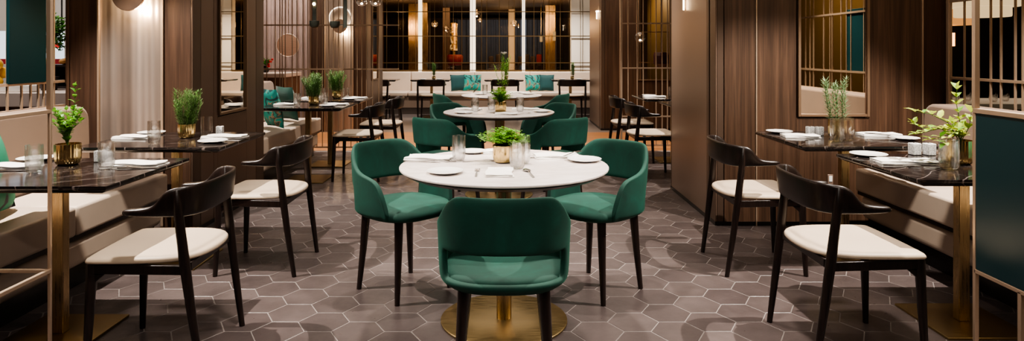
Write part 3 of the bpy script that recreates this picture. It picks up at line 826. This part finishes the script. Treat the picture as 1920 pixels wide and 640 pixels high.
# --- second left
t = potted('potted_rosemary', 'bushy rosemary in a fluted brass pot on the table before the left pier', -2.0, 4.10); potmesh(t, .050, .088)
rosemary(t, .07, 48, .245, .13, ROSEM, 3, 1.1, dens=230)
plate(-2.33, 4.30, 'white side plate on the bench side of the table before the left pier')
napkin(-2.33, 4.10, .0, 'folded white napkin left of a tumbler on the table before the left pier', .22)
tumbler(-2.06, 3.83, 'clear tumbler between napkin and rosemary on the table before the left pier', .135)
tumbler(-1.91, 4.18, 'clear tumbler by white shakers on the table before the left pier', .125)
shaker(-1.86, 4.26, 'white stone shaker behind a tumbler before the left pier')
napkin(-1.765, 4.12, .02, 'folded white napkin behind a side plate on the table before the left pier')
plate(-1.745, 3.90, 'white side plate before a napkin at the chair side, table before the left pier')
cutlery('fork', -1.67, 4.02, .3, 'steel fork between plate and napkin, table before the left pier')
# --- nearest right
t = potted('potted_shrub', 'arching lime green leafy branches in fluted brass pot beside the teal divider', 2.215, 3.16); potmesh(t, .055, .115)
sr = [[(0,0,.10),(-.05,-.02,.17),(-.14,-.05,.175),(-.24,-.05,.15)],[(0,0,.1),(-.06,0,.2),(-.13,.02,.24),(-.2,.03,.25)],[(0,0,.1),(-.03,-.06,.17),(-.10,-.11,.17),(-.17,-.14,.12)],[(0,0,.1),(.0,0,.2),(-.02,0,.30),(-.015,.0,.36)],[(0,0,.1),(.03,-.02,.18),(.04,-.02,.25)],[(0,0,.1),(-.05,-.05,.16),(-.08,-.06,.20)],[(0,0,.1),(-.08,.02,.17),(-.17,.02,.17),(-.21,.02,.19)],[(0,0,.1),(.04,.03,.16),(.08,.03,.2)],[(0,0,.1),(-.03,-.03,.15),(-.09,-.03,.14),(-.15,-.02,.12)]]
leafy(t, .1, sr, YELM, .05, .026, 8, .036)
tumbler(2.065, 3.02, 'clear tumbler before the lime green plant beside the teal divider', .14, .042)
plate(1.905, 3.40, 'white side plate at the chair side of the nearest right table', .09)
napkin(1.97, 3.20, -.05, 'folded white napkin on the nearest right table', .28, .12)
cutlery('fork', 1.85, 3.22, .05, 'steel fork left of the napkin on the nearest right table')
cutlery('knife', 1.90, 3.09, -.05, 'steel knife before the napkin on the nearest right table'); cutlery('spoon', 1.99, 3.06, .02, 'steel spoon before the napkin on the nearest right table')
shaker(2.165, 3.43, 'white stone shaker left of its twin, nearest right table', .046, .062); shaker(2.235, 3.42, 'white stone shaker right of its twin, nearest right table', .046, .062)
# --- second right
t = potted('potted_rosemary', 'three tall pale sprigs in brass pot below the right mirror', 2.11, 4.12); potmesh(t, .052, .115)
for q, (dx, hh) in enumerate(((-.085, .31), (-.01, .30), (.05, .33))):
    for k in rosemary(t, .08, 3, hh, .03, PALEM, 20+q, 1.7, dens=230): k.location.x = dx*.45; k.rotation_euler = (0, dx*1.6, 0)
t2 = 0
tumbler(2.01, 3.93, 'clear tumbler left of two before the pale sprigs', .14, .038)
tumbler(2.10, 3.98, 'clear tumbler right of two before the pale sprigs', .14, .038)
plate(1.845, 4.36, 'white side plate at the far corner of the table below the right mirror')
napkin(1.89, 4.15, -.08, 'folded white napkin at the chair side below the right mirror', .22)
shaker(1.99, 4.23, 'white stone shaker left of its twin below the right mirror', .042, .056); shaker(2.045, 4.22, 'white stone shaker right of its twin below the right mirror', .042, .056)
cutlery('fork', 1.83, 4.03, .1, 'steel fork before the napkin below the right mirror')
napkin(2.43, 4.22, -.02, 'folded white napkin at the bench side below the right mirror', .25, .12)
plate(2.48, 4.03, 'white side plate at the bench side below the right mirror')
cutlery('knife', 2.38, 4.10, -.4, 'steel knife crossing the napkin at the bench side below the right mirror', H+.022)
# --- nearest round table
t = potted('potted_fern', 'bright maidenhair fern in brass pot on the nearest round table', -.005, 3.20)
MB().lathe([(.032,0),(.044,.006),(.05,.03),(.05,.085),(.047,.085),(.046,.075)], 96, mod=lambda g, z: 1+.02*abs(sin(g*14)), cap1=False).build('pot', BRASS, t, ang=60); MB().lathe([(.001,.076),(.047,.077)], 24, cap0=False, cap1=False).build('soil', SOIL, t)
fern(t, .08, .125, .085, 95, 2, ls=.012)
tumbler(-.225, 3.245, 'clear tumbler left of the fern on the nearest round table', .125, .034)
tumbler(.062, 3.03, 'clear tumbler in front right of the fern on the nearest round table', .125, .037)
tumbler(.095, 3.17, 'clear tumbler just right of the fern pot on the nearest round table', .135, .034)
plate(-.265, 2.92, 'white side plate at the front left of the nearest round table', .083)
plate(.40, 3.24, 'white side plate at the right rim of the nearest round table', .085)
plate(-.17, 3.50, 'white side plate at the back left of the nearest round table', .075)
napkin(-.375, 3.30, -.12, 'folded white napkin at the left rim of the nearest round table', .24, .12)
napkin(.27, 3.36, .12, 'folded white napkin at the right of the nearest round table', .23, .12)
napkin(-.02, 3.03-.13, PI/2, 'folded white napkin at the front of the nearest round table', .18, .12)
napkin(-.01, 3.50, .0, 'folded white napkin at the back of the nearest round table', .2, .09)
cutlery('fork', -.122, 2.92, -PI/2+PI, 'steel fork at the front of the nearest round table, left of the napkin', H, .19)
cutlery('spoon', .115, 2.90, PI/2+.15, 'steel spoon at the front of the nearest round table, right of the napkin', H)
cutlery('knife', -.40, 3.20, -.12, 'steel knife beside the left napkin on the nearest round table', H)
cutlery('fork', -.33, 3.215, -.12, 'steel fork beside the left napkin on the nearest round table', H)
cutlery('fork', .35, 3.33, 1.0, 'steel fork between napkin and plate on the nearest round table', H+.021)
cutlery('knife', .16, 3.34, .8, 'steel knife left of the right napkin on the nearest round table', H)
cutlery('spoon', -.11, 3.22, .15, 'steel spoon left of the fern pot on the nearest round table', H)
# --- middle round table
t = potted('potted_fern', 'bright fern in brass pot on the second round table', -.03, 5.80)
MB().lathe([(.034,0),(.046,.006),(.05,.03),(.05,.095),(.047,.095)], 96, mod=lambda g, z: 1+.02*abs(sin(g*14))).build('pot', BRASS, t, ang=60)
fern(t, .09, .12, .13, 70, 12)
for i, (x, y, l) in enumerate(((-.26, 5.84, 'clear tumbler at the left of the second round table'), (-.115, 5.98, 'clear tumbler left behind the fern on the second round table'), (.145, 5.86, 'clear tumbler at the right of the fern on the second round table'))):
    tumbler(x, y, l, .13, .035)
napkin(-.33, 6.02, -.1, 'folded white napkin at the back left of the second round table'); napkin(.20, 6.04, .1, 'folded white napkin at the back right of the second round table')
napkin(.02, 5.58, 0, 'folded white napkin at the front of the second round table', .2, .1)
plate(.34, 5.83, 'white side plate at the right rim of the second round table'); plate(-.35, 5.70, 'white side plate at the left rim of the second round table')
cutlery('knife', -.24, 5.60, .1, 'steel knife at the front of the second round table'); cutlery('fork', .17, 5.62, .9, 'steel fork at the front of the second round table')
# --- far round table
t = potted('flowering_plant', 'tall leafy plant topped by one white flower on the farthest round table', -.03, 8.15)
potmesh(t, .05, .09); rosemary(t, .08, 9, .42, .16, FERNM, 9, 1.8, dens=110)
MB().tube([(0,0,.08),(.02,0,.3),(.03,0,.50)], .002, 5).build('flower_stem', STEM, t)
m = MB()
for k in range(14): m.leaf((.03,0,.50), (cos(k*2.4), sin(k*2.4), .35+.05*k), (0,0,1), .055, .035, .1, .1)
m.build('blossom', WHITE, t, ang=180)
tumbler(-.24, 8.2, 'clear tumbler at the left of the farthest round table', .12, .034)
plate(-.30, 8.2-.05, 'white side plate at the left of the farthest round table'); plate(.30, 8.2, 'white side plate at the right of the farthest round table')
napkin(-.2, 8.4, 0, 'folded white napkin at the back left of the farthest round table'); napkin(.2, 8.4, 0, 'folded white napkin at the back right of the farthest round table')
# --- mid left tables
for (x, y, z, nm) in ((-1.93, 6.6, H, 'nearer of two tables beyond the left pier'), (-1.93, 7.5, H, 'farther of two tables beyond the left pier')):
    t = potted('potted_rosemary', 'rosemary bush in brass pot, ' + nm, x, y, z); potmesh(t, .05, .085); rosemary(t, .07, 30, .25, .17, ROSEM, int(y*10), 1.6)
    tumbler(x-.13, y-.12, 'clear tumbler left of rosemary, ' + nm); tumbler(x+.12, y-.05, 'clear tumbler right of rosemary, ' + nm)
    napkin(x-.28, y, 0, 'folded white napkin at the bench side, ' + nm, .22); napkin(x+.22, y, 0, 'folded white napkin at the chair side, ' + nm, .26)
    plate(x+.19, y-.17, 'white side plate at the chair side, ' + nm)
for (x, y, z, nm) in ((2.1, 6.72, H, 'nearer of two tables beyond the right pier'), (2.0, 7.7, H, 'farther of two tables beyond the right pier')):
    napkin(x-.22, y, 0, 'folded white napkin at the chair side, ' + nm, .26); plate(x-.24, y+.2, 'white side plate, ' + nm); tumbler(x-.02, y, 'clear tumbler, ' + nm)
# back tables
for x, nm in ((-1.42, 'left'), (0., 'middle'), (1.30, 'right')):
    t = potted('potted_herb', 'small upright herb on the %s table of the back banquette' % nm, x+.04, 12.78, .736); potmesh(t, .035, .06); rosemary(t, .05, 10, .27, .06, ROSEM, 40+int(x*3), 1.8)
    for s_, d in ((-1, 'left'), (1, 'right')):
        o = plate(x+s_*.16, 12.68, 'white side plate %s of the herb on the %s back table' % (d, nm), .075, .736)

# ------------------------------------------------------------------ hanging lamps
def cup_lamp(label, x, y, z, dx):
    t = thing('hanging_lamp', label, 'pendant lamp', (x,y,z))
    MB().box(-.022,.022,-.01,.01,-.05,3.2-z).build('bar', GREENB, t, bevel=.002)
    MB().lathe([(.02,-.055),(.045,-.045),(.06,-.015),(.062,.03),(.05,.032),(.02,.01)], 28, (dx,0,0)).build('cup', GREENB, t)
    MB().box(min(dx,0), max(dx,0)+.01, -.006,.006,-.02,-.008).build('arm', GREENB, t)
    return t
cup_lamp('slim dark hanging lamp with small cup, over the far left bay beside the wood strip', -2.36, 8.1, 1.64, .0)
cup_lamp('slim dark hanging lamp with cup offset to its left, before the far round sconce', -1.95, 8.0, 1.63, -.13)
o = MB().sphere((0,0,0), .018).build('bulb_cap', BULB); o.location = (-2.36, 8.08, 1.88); tag(o, 'tiny bright bulb on the slim dark hanging lamp, far left bay', 'bulb')
def globe(label, x, y, z, r=.075):
    t = thing('globe_pendant', label, 'pendant lamp', (x,y,z), 0, 'clear glass globe pendants')
    gg = MB().sphere((0,0,0), r, 24, 14).build('globe', GLOBEG, t, ang=180)
    MB().tube([(0,0,r*.2),(0,0,3.2-z)], .003, 6).build('cord', BLACK, t)
    MB().sphere((0,0,-.55*r), r*.17, 10, 6).build('bulb', BULB, gg, ang=180)
    MB().tube([(0,0,0),(0,0,r*1.05)], r*.16, 10).build('socket', BRASS, t)
globe('clear glass globe pendant, left one of the close pair near the far left pier', -1.75, 8.0, 1.92)
globe('clear glass globe pendant, right one of the close pair near the far left pier', -1.58, 8.0, 1.92)
globe('clear globe pendant hanging before the walnut pier at right', 1.83, 8.75, 1.48, .07)
for k, (px, py, Y, r, l) in enumerate(((815,45,16,.085,'clear globe pendant left of three behind the back window'), (836,54,17,.08,'clear globe pendant just right of the first behind the back window'), (894,26,16,.11,'large clear globe pendant beside the middle mullion'), (900,38,17,.06,'small glowing globe below the large one beside the middle mullion'), (964,44,16.5,.085,'clear globe pendant behind the middle window'), (972,49,18,.06,'little globe pendant right of the middle window globe'))):
    globe(l, (px-945)*Y/1220, Y, 1.3-(py-95)*Y/1220, r)
# maroon faceted lamp
t = thing('hanging_lamp', 'dark maroon faceted drum lamp hanging beside the right pier', 'pendant lamp', (2.15, 8.9, 1.07))
MB().lathe([(.06,0),(.105,.05),(.108,.16),(.095,.205),(.02,.21)], 10).build('shade', MAROON, t, smooth=False); MB().tube([(0,0,.2),(0,0,2.13)], .006, 6).build('cord', BLACK, t)
# tiny wall light on far right pier
t = thing('wall_sconce', 'small glowing cross shaped wall lamp on the far right pier edge', 'wall lamp', (1.562, 10.9, 1.92))
MB().box(-.02,.016,-.04,.04,.03,.05).build('bar', WARM, t); MB().box(-.015,.0,-.008,.008,-.09,.04).build('tube', WARM, t)
t = thing('wall_sconce', 'slender bright tube lamp high on the nearer right pier side', 'wall lamp', (1.552, 5.62, 1.72))
MB().tube([(0,0,-.07),(0,0,.35)], .007, 12).build('tube', WARM, t); MB().box(-.004,.020,-.01,.01,.1,.14).build('bracket', BRUSHED, t)

# ------------------------------------------------------------------ room behind the back windows
YF = 21.0
o = MB(); n = 120
vs = []; fs = []
for i in range(n+1):
    x = -1.6+3.3*i/n; y = YF+.05*sin(i*1.1)
    vs += [(x, y, 0), (x, y, 2.3)]
for i in range(n): fs.append((2*i,2*i+2,2*i+3,2*i+1))
o.add(vs, fs); o = o.build('curtain', CURT, None, ang=180); tag(o, 'long blue grey curtain in the room behind the back windows', 'curtain')
for i, (x0, x1, y, m) in enumerate(((-2.35,-2.10,16,BRUSHED),(-2.02,-1.84,15.6,BRUSHED),(-1.60,-1.42,17,WALNUT),(.12,.30,18,WHITEW),(1.05,1.3,16.5,BRUSHED),(-3.3,-2.9,15.5,WALNUT))):
    struct(MB().box(x0,x1,y,y+.2,0,3.2), 'wall_inner_column' + ('' if i == 0 else '.%03d' % i), m)
struct(MB().box(-9, 9, 14.3, 22.9, 2.45, 2.5), 'ceiling_lower', DKCEIL)
t = thing('glitter_column', 'gold lit textured column glimpsed through the back window above a red lamp', 'column', (-1.30, 16.8, 0))
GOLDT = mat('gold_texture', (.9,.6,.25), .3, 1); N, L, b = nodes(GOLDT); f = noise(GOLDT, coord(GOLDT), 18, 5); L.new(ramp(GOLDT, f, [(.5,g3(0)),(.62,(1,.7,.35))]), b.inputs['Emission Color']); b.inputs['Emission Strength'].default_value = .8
MB().lathe([(.10,1.3),(.09,1.8),(.10,2.0),(.05,2.02)], 24).build('shaft', GOLDT, t); MB().lathe([(.05,0),(.05,1.3)], 16).build('stand', BRUSHED, t)
t = thing('red_drum_lamp', 'wide crimson drum glimpsed low through the left back window', 'lamp', (-1.22, 16.2, 0))
MB().lathe([(.15,.93),(.20,1.0),(.20,1.16),(.17,1.20)], 24).build('shade', RED, t); MB().lathe([(.12,0),(.02,.03),(.02,.94)], 16).build('stand', BLACK, t)
for x, z0, z1, l in ((.93,1.52,1.72,'glowing glass cylinder lamp left of two behind the right window'),(1.26,1.55,1.83,'glowing glass cylinder lamp right of two behind the right window')):
    t = thing('cylinder_lamp', l, 'lamp', (x, 16.3, z0)); MB().lathe([(.035,0),(.035,z1-z0-.05)], 16).build('shade', IVORY, t); MB().tube([(0,0,z1-z0-.05),(0,0,2.45-z0)], .006, 6).build('cord', BRASS, t)
for i, (x, y, w) in enumerate(((-.95, 18.6, .85),(.0, 18.8, .85),(.95, 18.6, .85),(-2.3, 17.9, .9))):
    t = thing('lounge_table', ('dark lounge table with chairs behind the %s back window' % ('left','middle','right','leftmost')[i]), 'table', (x, y, 0))
    MB().box(-w/2,w/2,-.35,.35,.93,.97).build('tabletop', DARKBOX, t); MB().box(-w/2,w/2,-.3,.3,0,.93).build('body', DARKBOX, t)
for i, x in enumerate((.45, .62, .78, .95, -.35, -.15)):
    t = thing('lounge_chair', 'dark low backed bar chair in the dim room behind the back windows', 'chair', (x, 17.6, 0), 0, 'bar chairs behind the back windows')
    MB().box(-.07,.07,-.02,.02,.95,1.15+.05*(i%2)).build('backrest', (RED if i == 3 else DARKBOX), t, bevel=.03); MB().box(-.07,.07,-.02,.3,.9,.95).build('seat', DARKBOX, t)
    for a in (-.06,.06): MB().box(a-.01,a+.01,-.01,.01,0,.9).build('leg', DARKBOX, t)

# ------------------------------------------------------------------ left background: far bay and buffet
struct(MB().box(-9, -3.0, 12.6, 12.8, 0, 3.2), 'wall_far_left', WALLP)
m = MB(); vs = []; fs = []
for i in range(160):
    x = -5.4+2.2*i/159; y = 11.9+.035*sin(i*.8); vs += [(x,y,0.05),(x,y,3.0)]
for i in range(159): fs.append((2*i,2*i+2,2*i+3,2*i+1))
m.add(vs, fs); o = m.build('curtain', PINKC, None, ang=180); tag(o, 'pleated blush curtain beyond the brass rods of the far left bay', 'curtain')
t = thing('round_mirror', 'round wall mirror with thin pale rim hanging beyond the left brass rods', 'mirror', (-3.62, 10.9, 1.39))
MB().tube([(.19*cos(a),0,.19*sin(a)) for a in [2*PI*i/40 for i in range(41)]], .006, 8).build('rim', mat('pale_rim', (.75,.6,.5), .35, .3), t)
MB().tube([(0,.01,0),(0,.02,0)], .188, 40).build('mirror_glass', metal('copper_mirror', (.75,.50,.38), .4), t); MB().tube([(0,.03,.15),(0,.03,1.8)], .006, 8).build('bracket', BRUSHED, t)
t = thing('service_counter', 'wooden counter with pale stone top beyond the second left banquette', 'counter', (-3.75, 9.3, 0))
MB().box(-.8,.72,-.35,.35,0,.93).build('body', OAKC, t); MB().box(-.82,.74,-.37,.37,.93,.985).build('countertop', COUNT, t, bevel=.004)
t = thing('flower_vase', 'red and green flowers in a dark vase on the stone topped counter', 'flowers', (-3.42, 9.35, .986))
MB().lathe([(.03,0),(.05,.04),(.03,.1)], 16).build('vase', BLACK, t)
m = MB(); rr = random.Random(4)
for k in range(60): m.leaf((0,0,.1), (rr.uniform(-1,1), rr.uniform(-1,1), rr.uniform(.2,1.4)), (0,0,1), rr.uniform(.05,.14), .03)
m.build('foliage', FICUSM, t, ang=180)
m = MB()
for k in range(9): m.sphere((rr.uniform(-.12,.12), rr.uniform(-.06,.02), rr.uniform(.08,.2)), .018, 8, 6)
m.build('blossoms', mat('red_petals', (.5,.02,.02), .5), t, ang=180)

# buffet zone beyond the left screen
t = thing('buffet_counter', 'buffet counter with thick pale stone top beyond the left rod screen', 'counter', (-5.0, 5.9, 0))
MB().box(-1.6,1.55,-.5,.5,0,.835).build('body', OAKC, t); MB().box(-1.62,1.57,-.53,.53,.835,.95).build('countertop', COUNT, t, bevel=.004)
t = thing('display_shelf', 'dark shelf unit standing on the buffet counter', 'shelf', (-3.95, 6.1, .951))
MB().box(-.35,.35,-.12,.12,.0,.02).box(-.35,.35,-.12,.12,.20,.22).box(-.35,-.33,-.12,.12,.02,.20).box(.33,.35,-.12,.12,.02,.20).box(-.35,.35,.10,.12,.02,.2).build('frame', DARKBOX, t)
for i in range(4):
    o = MB().sphere((0,0,0), .05, 12, 8, .6).build('bread_roll', BREAD, None, ang=180); o.location = (-4.22+.16*i, 6.02, 1.20); tag(o, 'crusty bread roll on top of the dark shelf of the buffet', 'bread', 'bread rolls on the buffet shelf')
t = thing('fruit_tray', 'dark tray holding yellow fruit at the left end of the buffet', 'tray', (-4.55, 5.75, .951)); MB().box(-.2,.2,-.15,.15,0,.03).build('tray', DARKBOX, t, bevel=.005)
for i in range(9):
    o = MB().sphere((0,0,0), .05, 12, 8).build('fruit', YEL if i % 3 else ORG, None, ang=180); o.location = (-4.67+.12*(i % 3), 5.68+.07*((i//3) % 2), 1.03+.075*(i//3)); tag(o, 'round ripe %s fruit piled in the dark buffet tray' % ('yellow' if i % 3 else 'orange'), 'fruit', ('yellow' if i % 3 else 'orange')+' fruit on the buffet')
t = thing('sign_panel', 'bright white sign with red stripe hanging beyond the left rod screen', 'sign', (-4.62, 6.3, 1.32))
MB().box(-.35,.35,0,.02,-.10,.17).build('board', SIGNW, t); MB().box(-.35,.35,-.004,.0,-.15,-.10).build('red_stripe', RED, t)
MB().tube([(.30,-.004,.03),(.30,.0,.03)], .03, 6).build('red_mark', mat('red_mark', (.7,.02,.03), .5), t); MB().tube([(.345,-.006,.06),(.33,-.006,.045),(.345,-.006,.03),(.33,-.006,.015)], .004, 6).build('blue_mark', mat('blue_mark', (.02,.2,.5), .5), t)
MB().box(-.34,-.33,0,.01,.17,1.88).box(.33,.34,0,.01,.17,1.88).build('hanger', BLACK, t)
t = thing('potted_ficus', 'round bushy ficus on the buffet counter behind the left rods', 'plant', (-4.02, 5.75, .951))
MB().lathe([(.06,0),(.08,.12)], 16).build('pot', DARKBOX, t); MB().tube([(0,0,.1),(0,0,.5)], .01, 6).build('trunk', STEM, t)
m = MB()
for k in range(420):
    d = Vector((rr.gauss(0,1), rr.gauss(0,1), rr.gauss(0,1))).normalized()*rr.uniform(.06,.17)
    m.leaf((d.x, d.y, .50+d.z*1.1), (rr.uniform(-1,1), rr.uniform(-1,1), rr.uniform(-.5,.6)), (0,0,1), .06, .032)
m.build('foliage', FICUSM, t, ang=180)
for i, x in enumerate((-3.95, -4.12)):
    o = MB().loops([[(-.09,-.05,z),(.09,-.05,z),(.09*s,.05,z),(-.09,.05,z)] for z, s in ((0,1),(.03,1),(.06,.9))]).build('folded_cloth', LINEN, None, bevel=.008); o.location = (x-.1, 5.5, .951+0*i); tag(o, 'folded white cloth lying near the front edge of the buffet', 'cloth', 'folded cloths on the buffet')
struct(MB().box(-9, -3.2, 7.4, 7.5, 0, 3.2), 'wall_buffet', mat('buffet_wall', (.42,.38,.35), .7))

# right background : dark lounge with tiered lamp
t = thing('tiered_lamp', 'large ivory layered pendant shade glowing beyond the right rods', 'pendant lamp', (4.85, 6.6, 1.64))
for r_, z0, z1 in ((.24,.0,.12),(.32,.10,.30),(.40,.28,.60)):
    MB().lathe([(r_*.98,z0),(r_,z0+.01),(r_,z1)], 48, mod=lambda g, z: 1+.012*sin(g*36)).build('tier', IVORY, t)
MB().tube([(0,0,.6),(0,0,1.55)], .01, 8).build('cord', BRASS, t)
t = thing('tiered_lamp', 'second amber layered pendant partly behind the large ivory one', 'pendant lamp', (5.5, 8.2, 1.62))
AMB = emis('amber_shade', (1,.42,.12), .5)
for r_, z0, z1 in ((.38,.0,.12),(.46,.10,.30),(.5,.28,.60)): MB().lathe([(r_*.98,z0),(r_,z0+.01),(r_,z1)], 48).build('tier', AMB, t)
MB().tube([(0,0,.6),(0,0,1.57)], .01, 8).build('cord', BRASS, t)
t = thing('lounge_table', 'white topped table laid with glasses beyond the right rods', 'table', (5.3, 7.0, 0))
MB().box(-1.0,1.0,-.4,.4,.70,.76).build('tabletop', LINEN, t, bevel=.005); MB().box(-.05,.05,-.05,.05,0,.70).build('leg', DARKW, t)
for i in range(6):
    o = tumbler(4.75+.2*i, 6.85+.1*(i % 2), 'clear glass on the white topped table beyond the right rods', .16, .04, .762); o['group'] = 'glasses on the lounge table'
t = thing('wall_sconce', 'tiny amber wall lamp in the dark lounge beyond the right rods', 'wall lamp', (6.05, 8.8, 1.45)); MB().box(-.03,.03,-.03,.03,-.09,.09).build('shade', emis('amber', (1,.35,.1), 4), t); MB().box(-.01,.01,0,.22,-.01,.01).build('bracket', BRUSHED, t)
struct(MB().box(3.4, 9, 9.0, 9.1, 0, 3.2), 'wall_lounge', mat('near_black_wall', (.012,.009,.008), .6))

struct(MB().box(4.7, 4.8, -3, 3.0, 0, 3.2), 'wall_lounge_side', mat('bronze_wall', (.30,.20,.09), .45, .4))

# ------------------------------------------------------------------ lights
def aim(o, tgt):
    d = Vector(tgt)-o.location; o.rotation_euler = d.to_track_quat('-Z', 'Y').to_euler()
def spot(x, y, z, tx, ty, tz, e, ang=60, blend=.5, r=.03, col=(1,.86,.70)):
    l = bpy.data.lights.new('downlight_or_fill', 'SPOT'); l.energy = e; l.spot_size = math.radians(ang); l.spot_blend = blend; l.shadow_soft_size = r; l.color = col
    o = bpy.data.objects.new('downlight_or_fill', l); COL.objects.link(o); o.location = (x,y,z); aim(o, (tx,ty,tz)); return o
def area(x, y, z, tx, ty, tz, sx, sy, e, col=(1,.86,.72)):
    l = bpy.data.lights.new('soft_light', 'AREA'); l.shape = 'RECTANGLE'; l.size = sx; l.size_y = sy; l.energy = e; l.color = col
    o = bpy.data.objects.new('soft_light', l); COL.objects.link(o); o.location = (x,y,z); aim(o, (tx,ty,tz)); return o
HC = 3.12
WH = (1, .90, .80)
for sg in (-1, 1):
    spot(sg*2.7, 3.12, HC, sg*1.95, 3.5, 0, 600, 80, .3, .015, WH)
    spot(sg*2.3, 7.0, HC, sg*1.9, 7.1, 0, 330, 78, .4, .02, WH)
    spot(sg*.75, 2.3, HC, sg*2.3, 3.2, .3, 240, 55, .8, .12, WH)
    spot(sg*.6, 5.9, HC, sg*2.3, 7.0, .3, 120, 55, .8, .12, WH)
spot(0, 3.6, HC, 0, 3.15, .7, 260, 50, .6, .05, WH)
spot(.9, 4.0, HC, .3, 3.2, .4, 130, 55, .6, .05, WH)
spot(0, 6.1, HC, 0, 5.9, .7, 240, 45, .6, .04, WH)
spot(0, 8.4, HC, 0, 8.2, .7, 240, 45, .6, .04, WH)
spot(-.3, 1.2, HC, 0, 2.6, .4, 45, 50, .8, .1, WH)
spot(-.7, 4.3, HC, -.5, 4.3, 0, 150, 52, .5, .03, WH)
spot(.8, 4.9, HC, .7, 4.6, 0, 120, 50, .5, .03, WH)
for x in (-2.2, -.7, .6, 1.4): spot(x, 12.4, HC, x, 13.5, .5, 180, 75, .6, .03, WH)
for x in (-1.2, 1.2): spot(x, 9.4, HC, x, 9.4, 0, 170, 80, .6, .05, (1,.8,.6))
area(0, 3.5, 3.15, 0, 3.5, 0, 5, 6, 26)  # unseen overhead fill added for soft ambient light
area(0, 9.5, 3.15, 0, 9.5, 0, 5, 5, 60)
for x in (-1.3, 0, 1.3): spot(x, -.5, HC, x*.6, 3.2, .5, 75, 60, .9, .10, WH)  # unseen fill added behind the camera, split into small ceiling spots
area(4.0, 1.0, 3.1, 4.7, 1.5, 1.4, .6, 2.5, 40, (1,.78,.5))  # unseen light added to brighten the bronze lounge side wall
# wall grazers
spot(-2.62, 4.05, HC, -2.62, 4.6, 1.3, 22, 60, .8, .04, (1,.82,.66)); spot(2.4, 4.2, HC, 2.4, 4.83, .6, 42, 90, .8, .04, (1,.82,.66))
spot(.9, 5.5, HC, 1.57, 5.5, 1.0, 40, 60, .8, .04, (1,.80,.62))
spot(-1.6, 5.4, HC, -2.2, 5.3, 1.0, 25, 60, .8, .04, (1,.80,.62))
spot(-2.6, 9.8, HC, -2.6, 10.4, .8, 60, 80, .8, .04, (1,.80,.6)); spot(2.2, 9.9, HC, 2.2, 10.6, .8, 60, 80, .8, .04, (1,.80,.6))
spot(1.7, 13.2, HC, 1.7, 13.93, 1.3, 12, 80, .8, .04)
# behind
area(-5.0, 5.2, 3.1, -5.0, 5.9, 1, 2.5, 1, 90, (1,.93,.85)); area(-3.9, 9.3, 3.1, -3.9, 10.2, 1, 1.5, 1, 45, (1,.85,.7)); area(-4, 11, 3.1, -4, 11.9, 1.2, 1.5, .5, 30, (1,.85,.75))
area(0, 17, 2.42, 0, 18, 0, 4, 3, 130, (1,.70,.40)); area(0, 14.6, 2.4, 0, 17, 1.2, 4, .4, 40, (1,.72,.45)); area(0, 20, 2.4, 0, 21, 1.2, 3, .4, 14, (.70,.82,1))
area(5.3, 6.8, 2.9, 5.3, 7, .7, 1, 1, 12, (1,.8,.6))

for x, y, e in ((-2.4,15.1,22),(-.6,15.4,12),(1.0,15.2,18),(0,18.2,14)):  # unseen point fills added to brighten the room behind the back windows
    l = bpy.data.lights.new('bar_fill', 'POINT'); l.energy = e; l.color = (1,.68,.38); l.shadow_soft_size = .12
    o = bpy.data.objects.new('bar_fill', l); COL.objects.link(o); o.location = (x,y,1.9)
w = bpy.data.worlds.new('world'); C.world = w; w.use_nodes = True
w.node_tree.nodes['Background'].inputs[0].default_value = (.9,.7,.55,1); w.node_tree.nodes['Background'].inputs[1].default_value = .05

# ------------------------------------------------------------------ camera
cd = bpy.data.cameras.new('camera'); cam = bpy.data.objects.new('camera', cd); COL.objects.link(cam); C.camera = cam
cam.location = (0, 0, 1.30); cam.rotation_euler = (PI/2, 0, 0)
cd.sensor_width = 36; cd.lens = 36*1220/1920; cd.shift_x = 15/1920; cd.shift_y = -225/1920; cd.clip_start = .05
C.view_settings.view_transform = 'AgX'; C.view_settings.look = 'AgX - Medium High Contrast'; C.view_settings.exposure = .6
C.cycles.use_denoising = True
C.cycles.max_bounces = 12; C.cycles.glossy_bounces = 4; C.cycles.transparent_max_bounces = 16; C.cycles.diffuse_bounces = 3
C.cycles.sample_clamp_indirect = 6; C.cycles.caustics_reflective = False; C.cycles.caustics_refractive = False
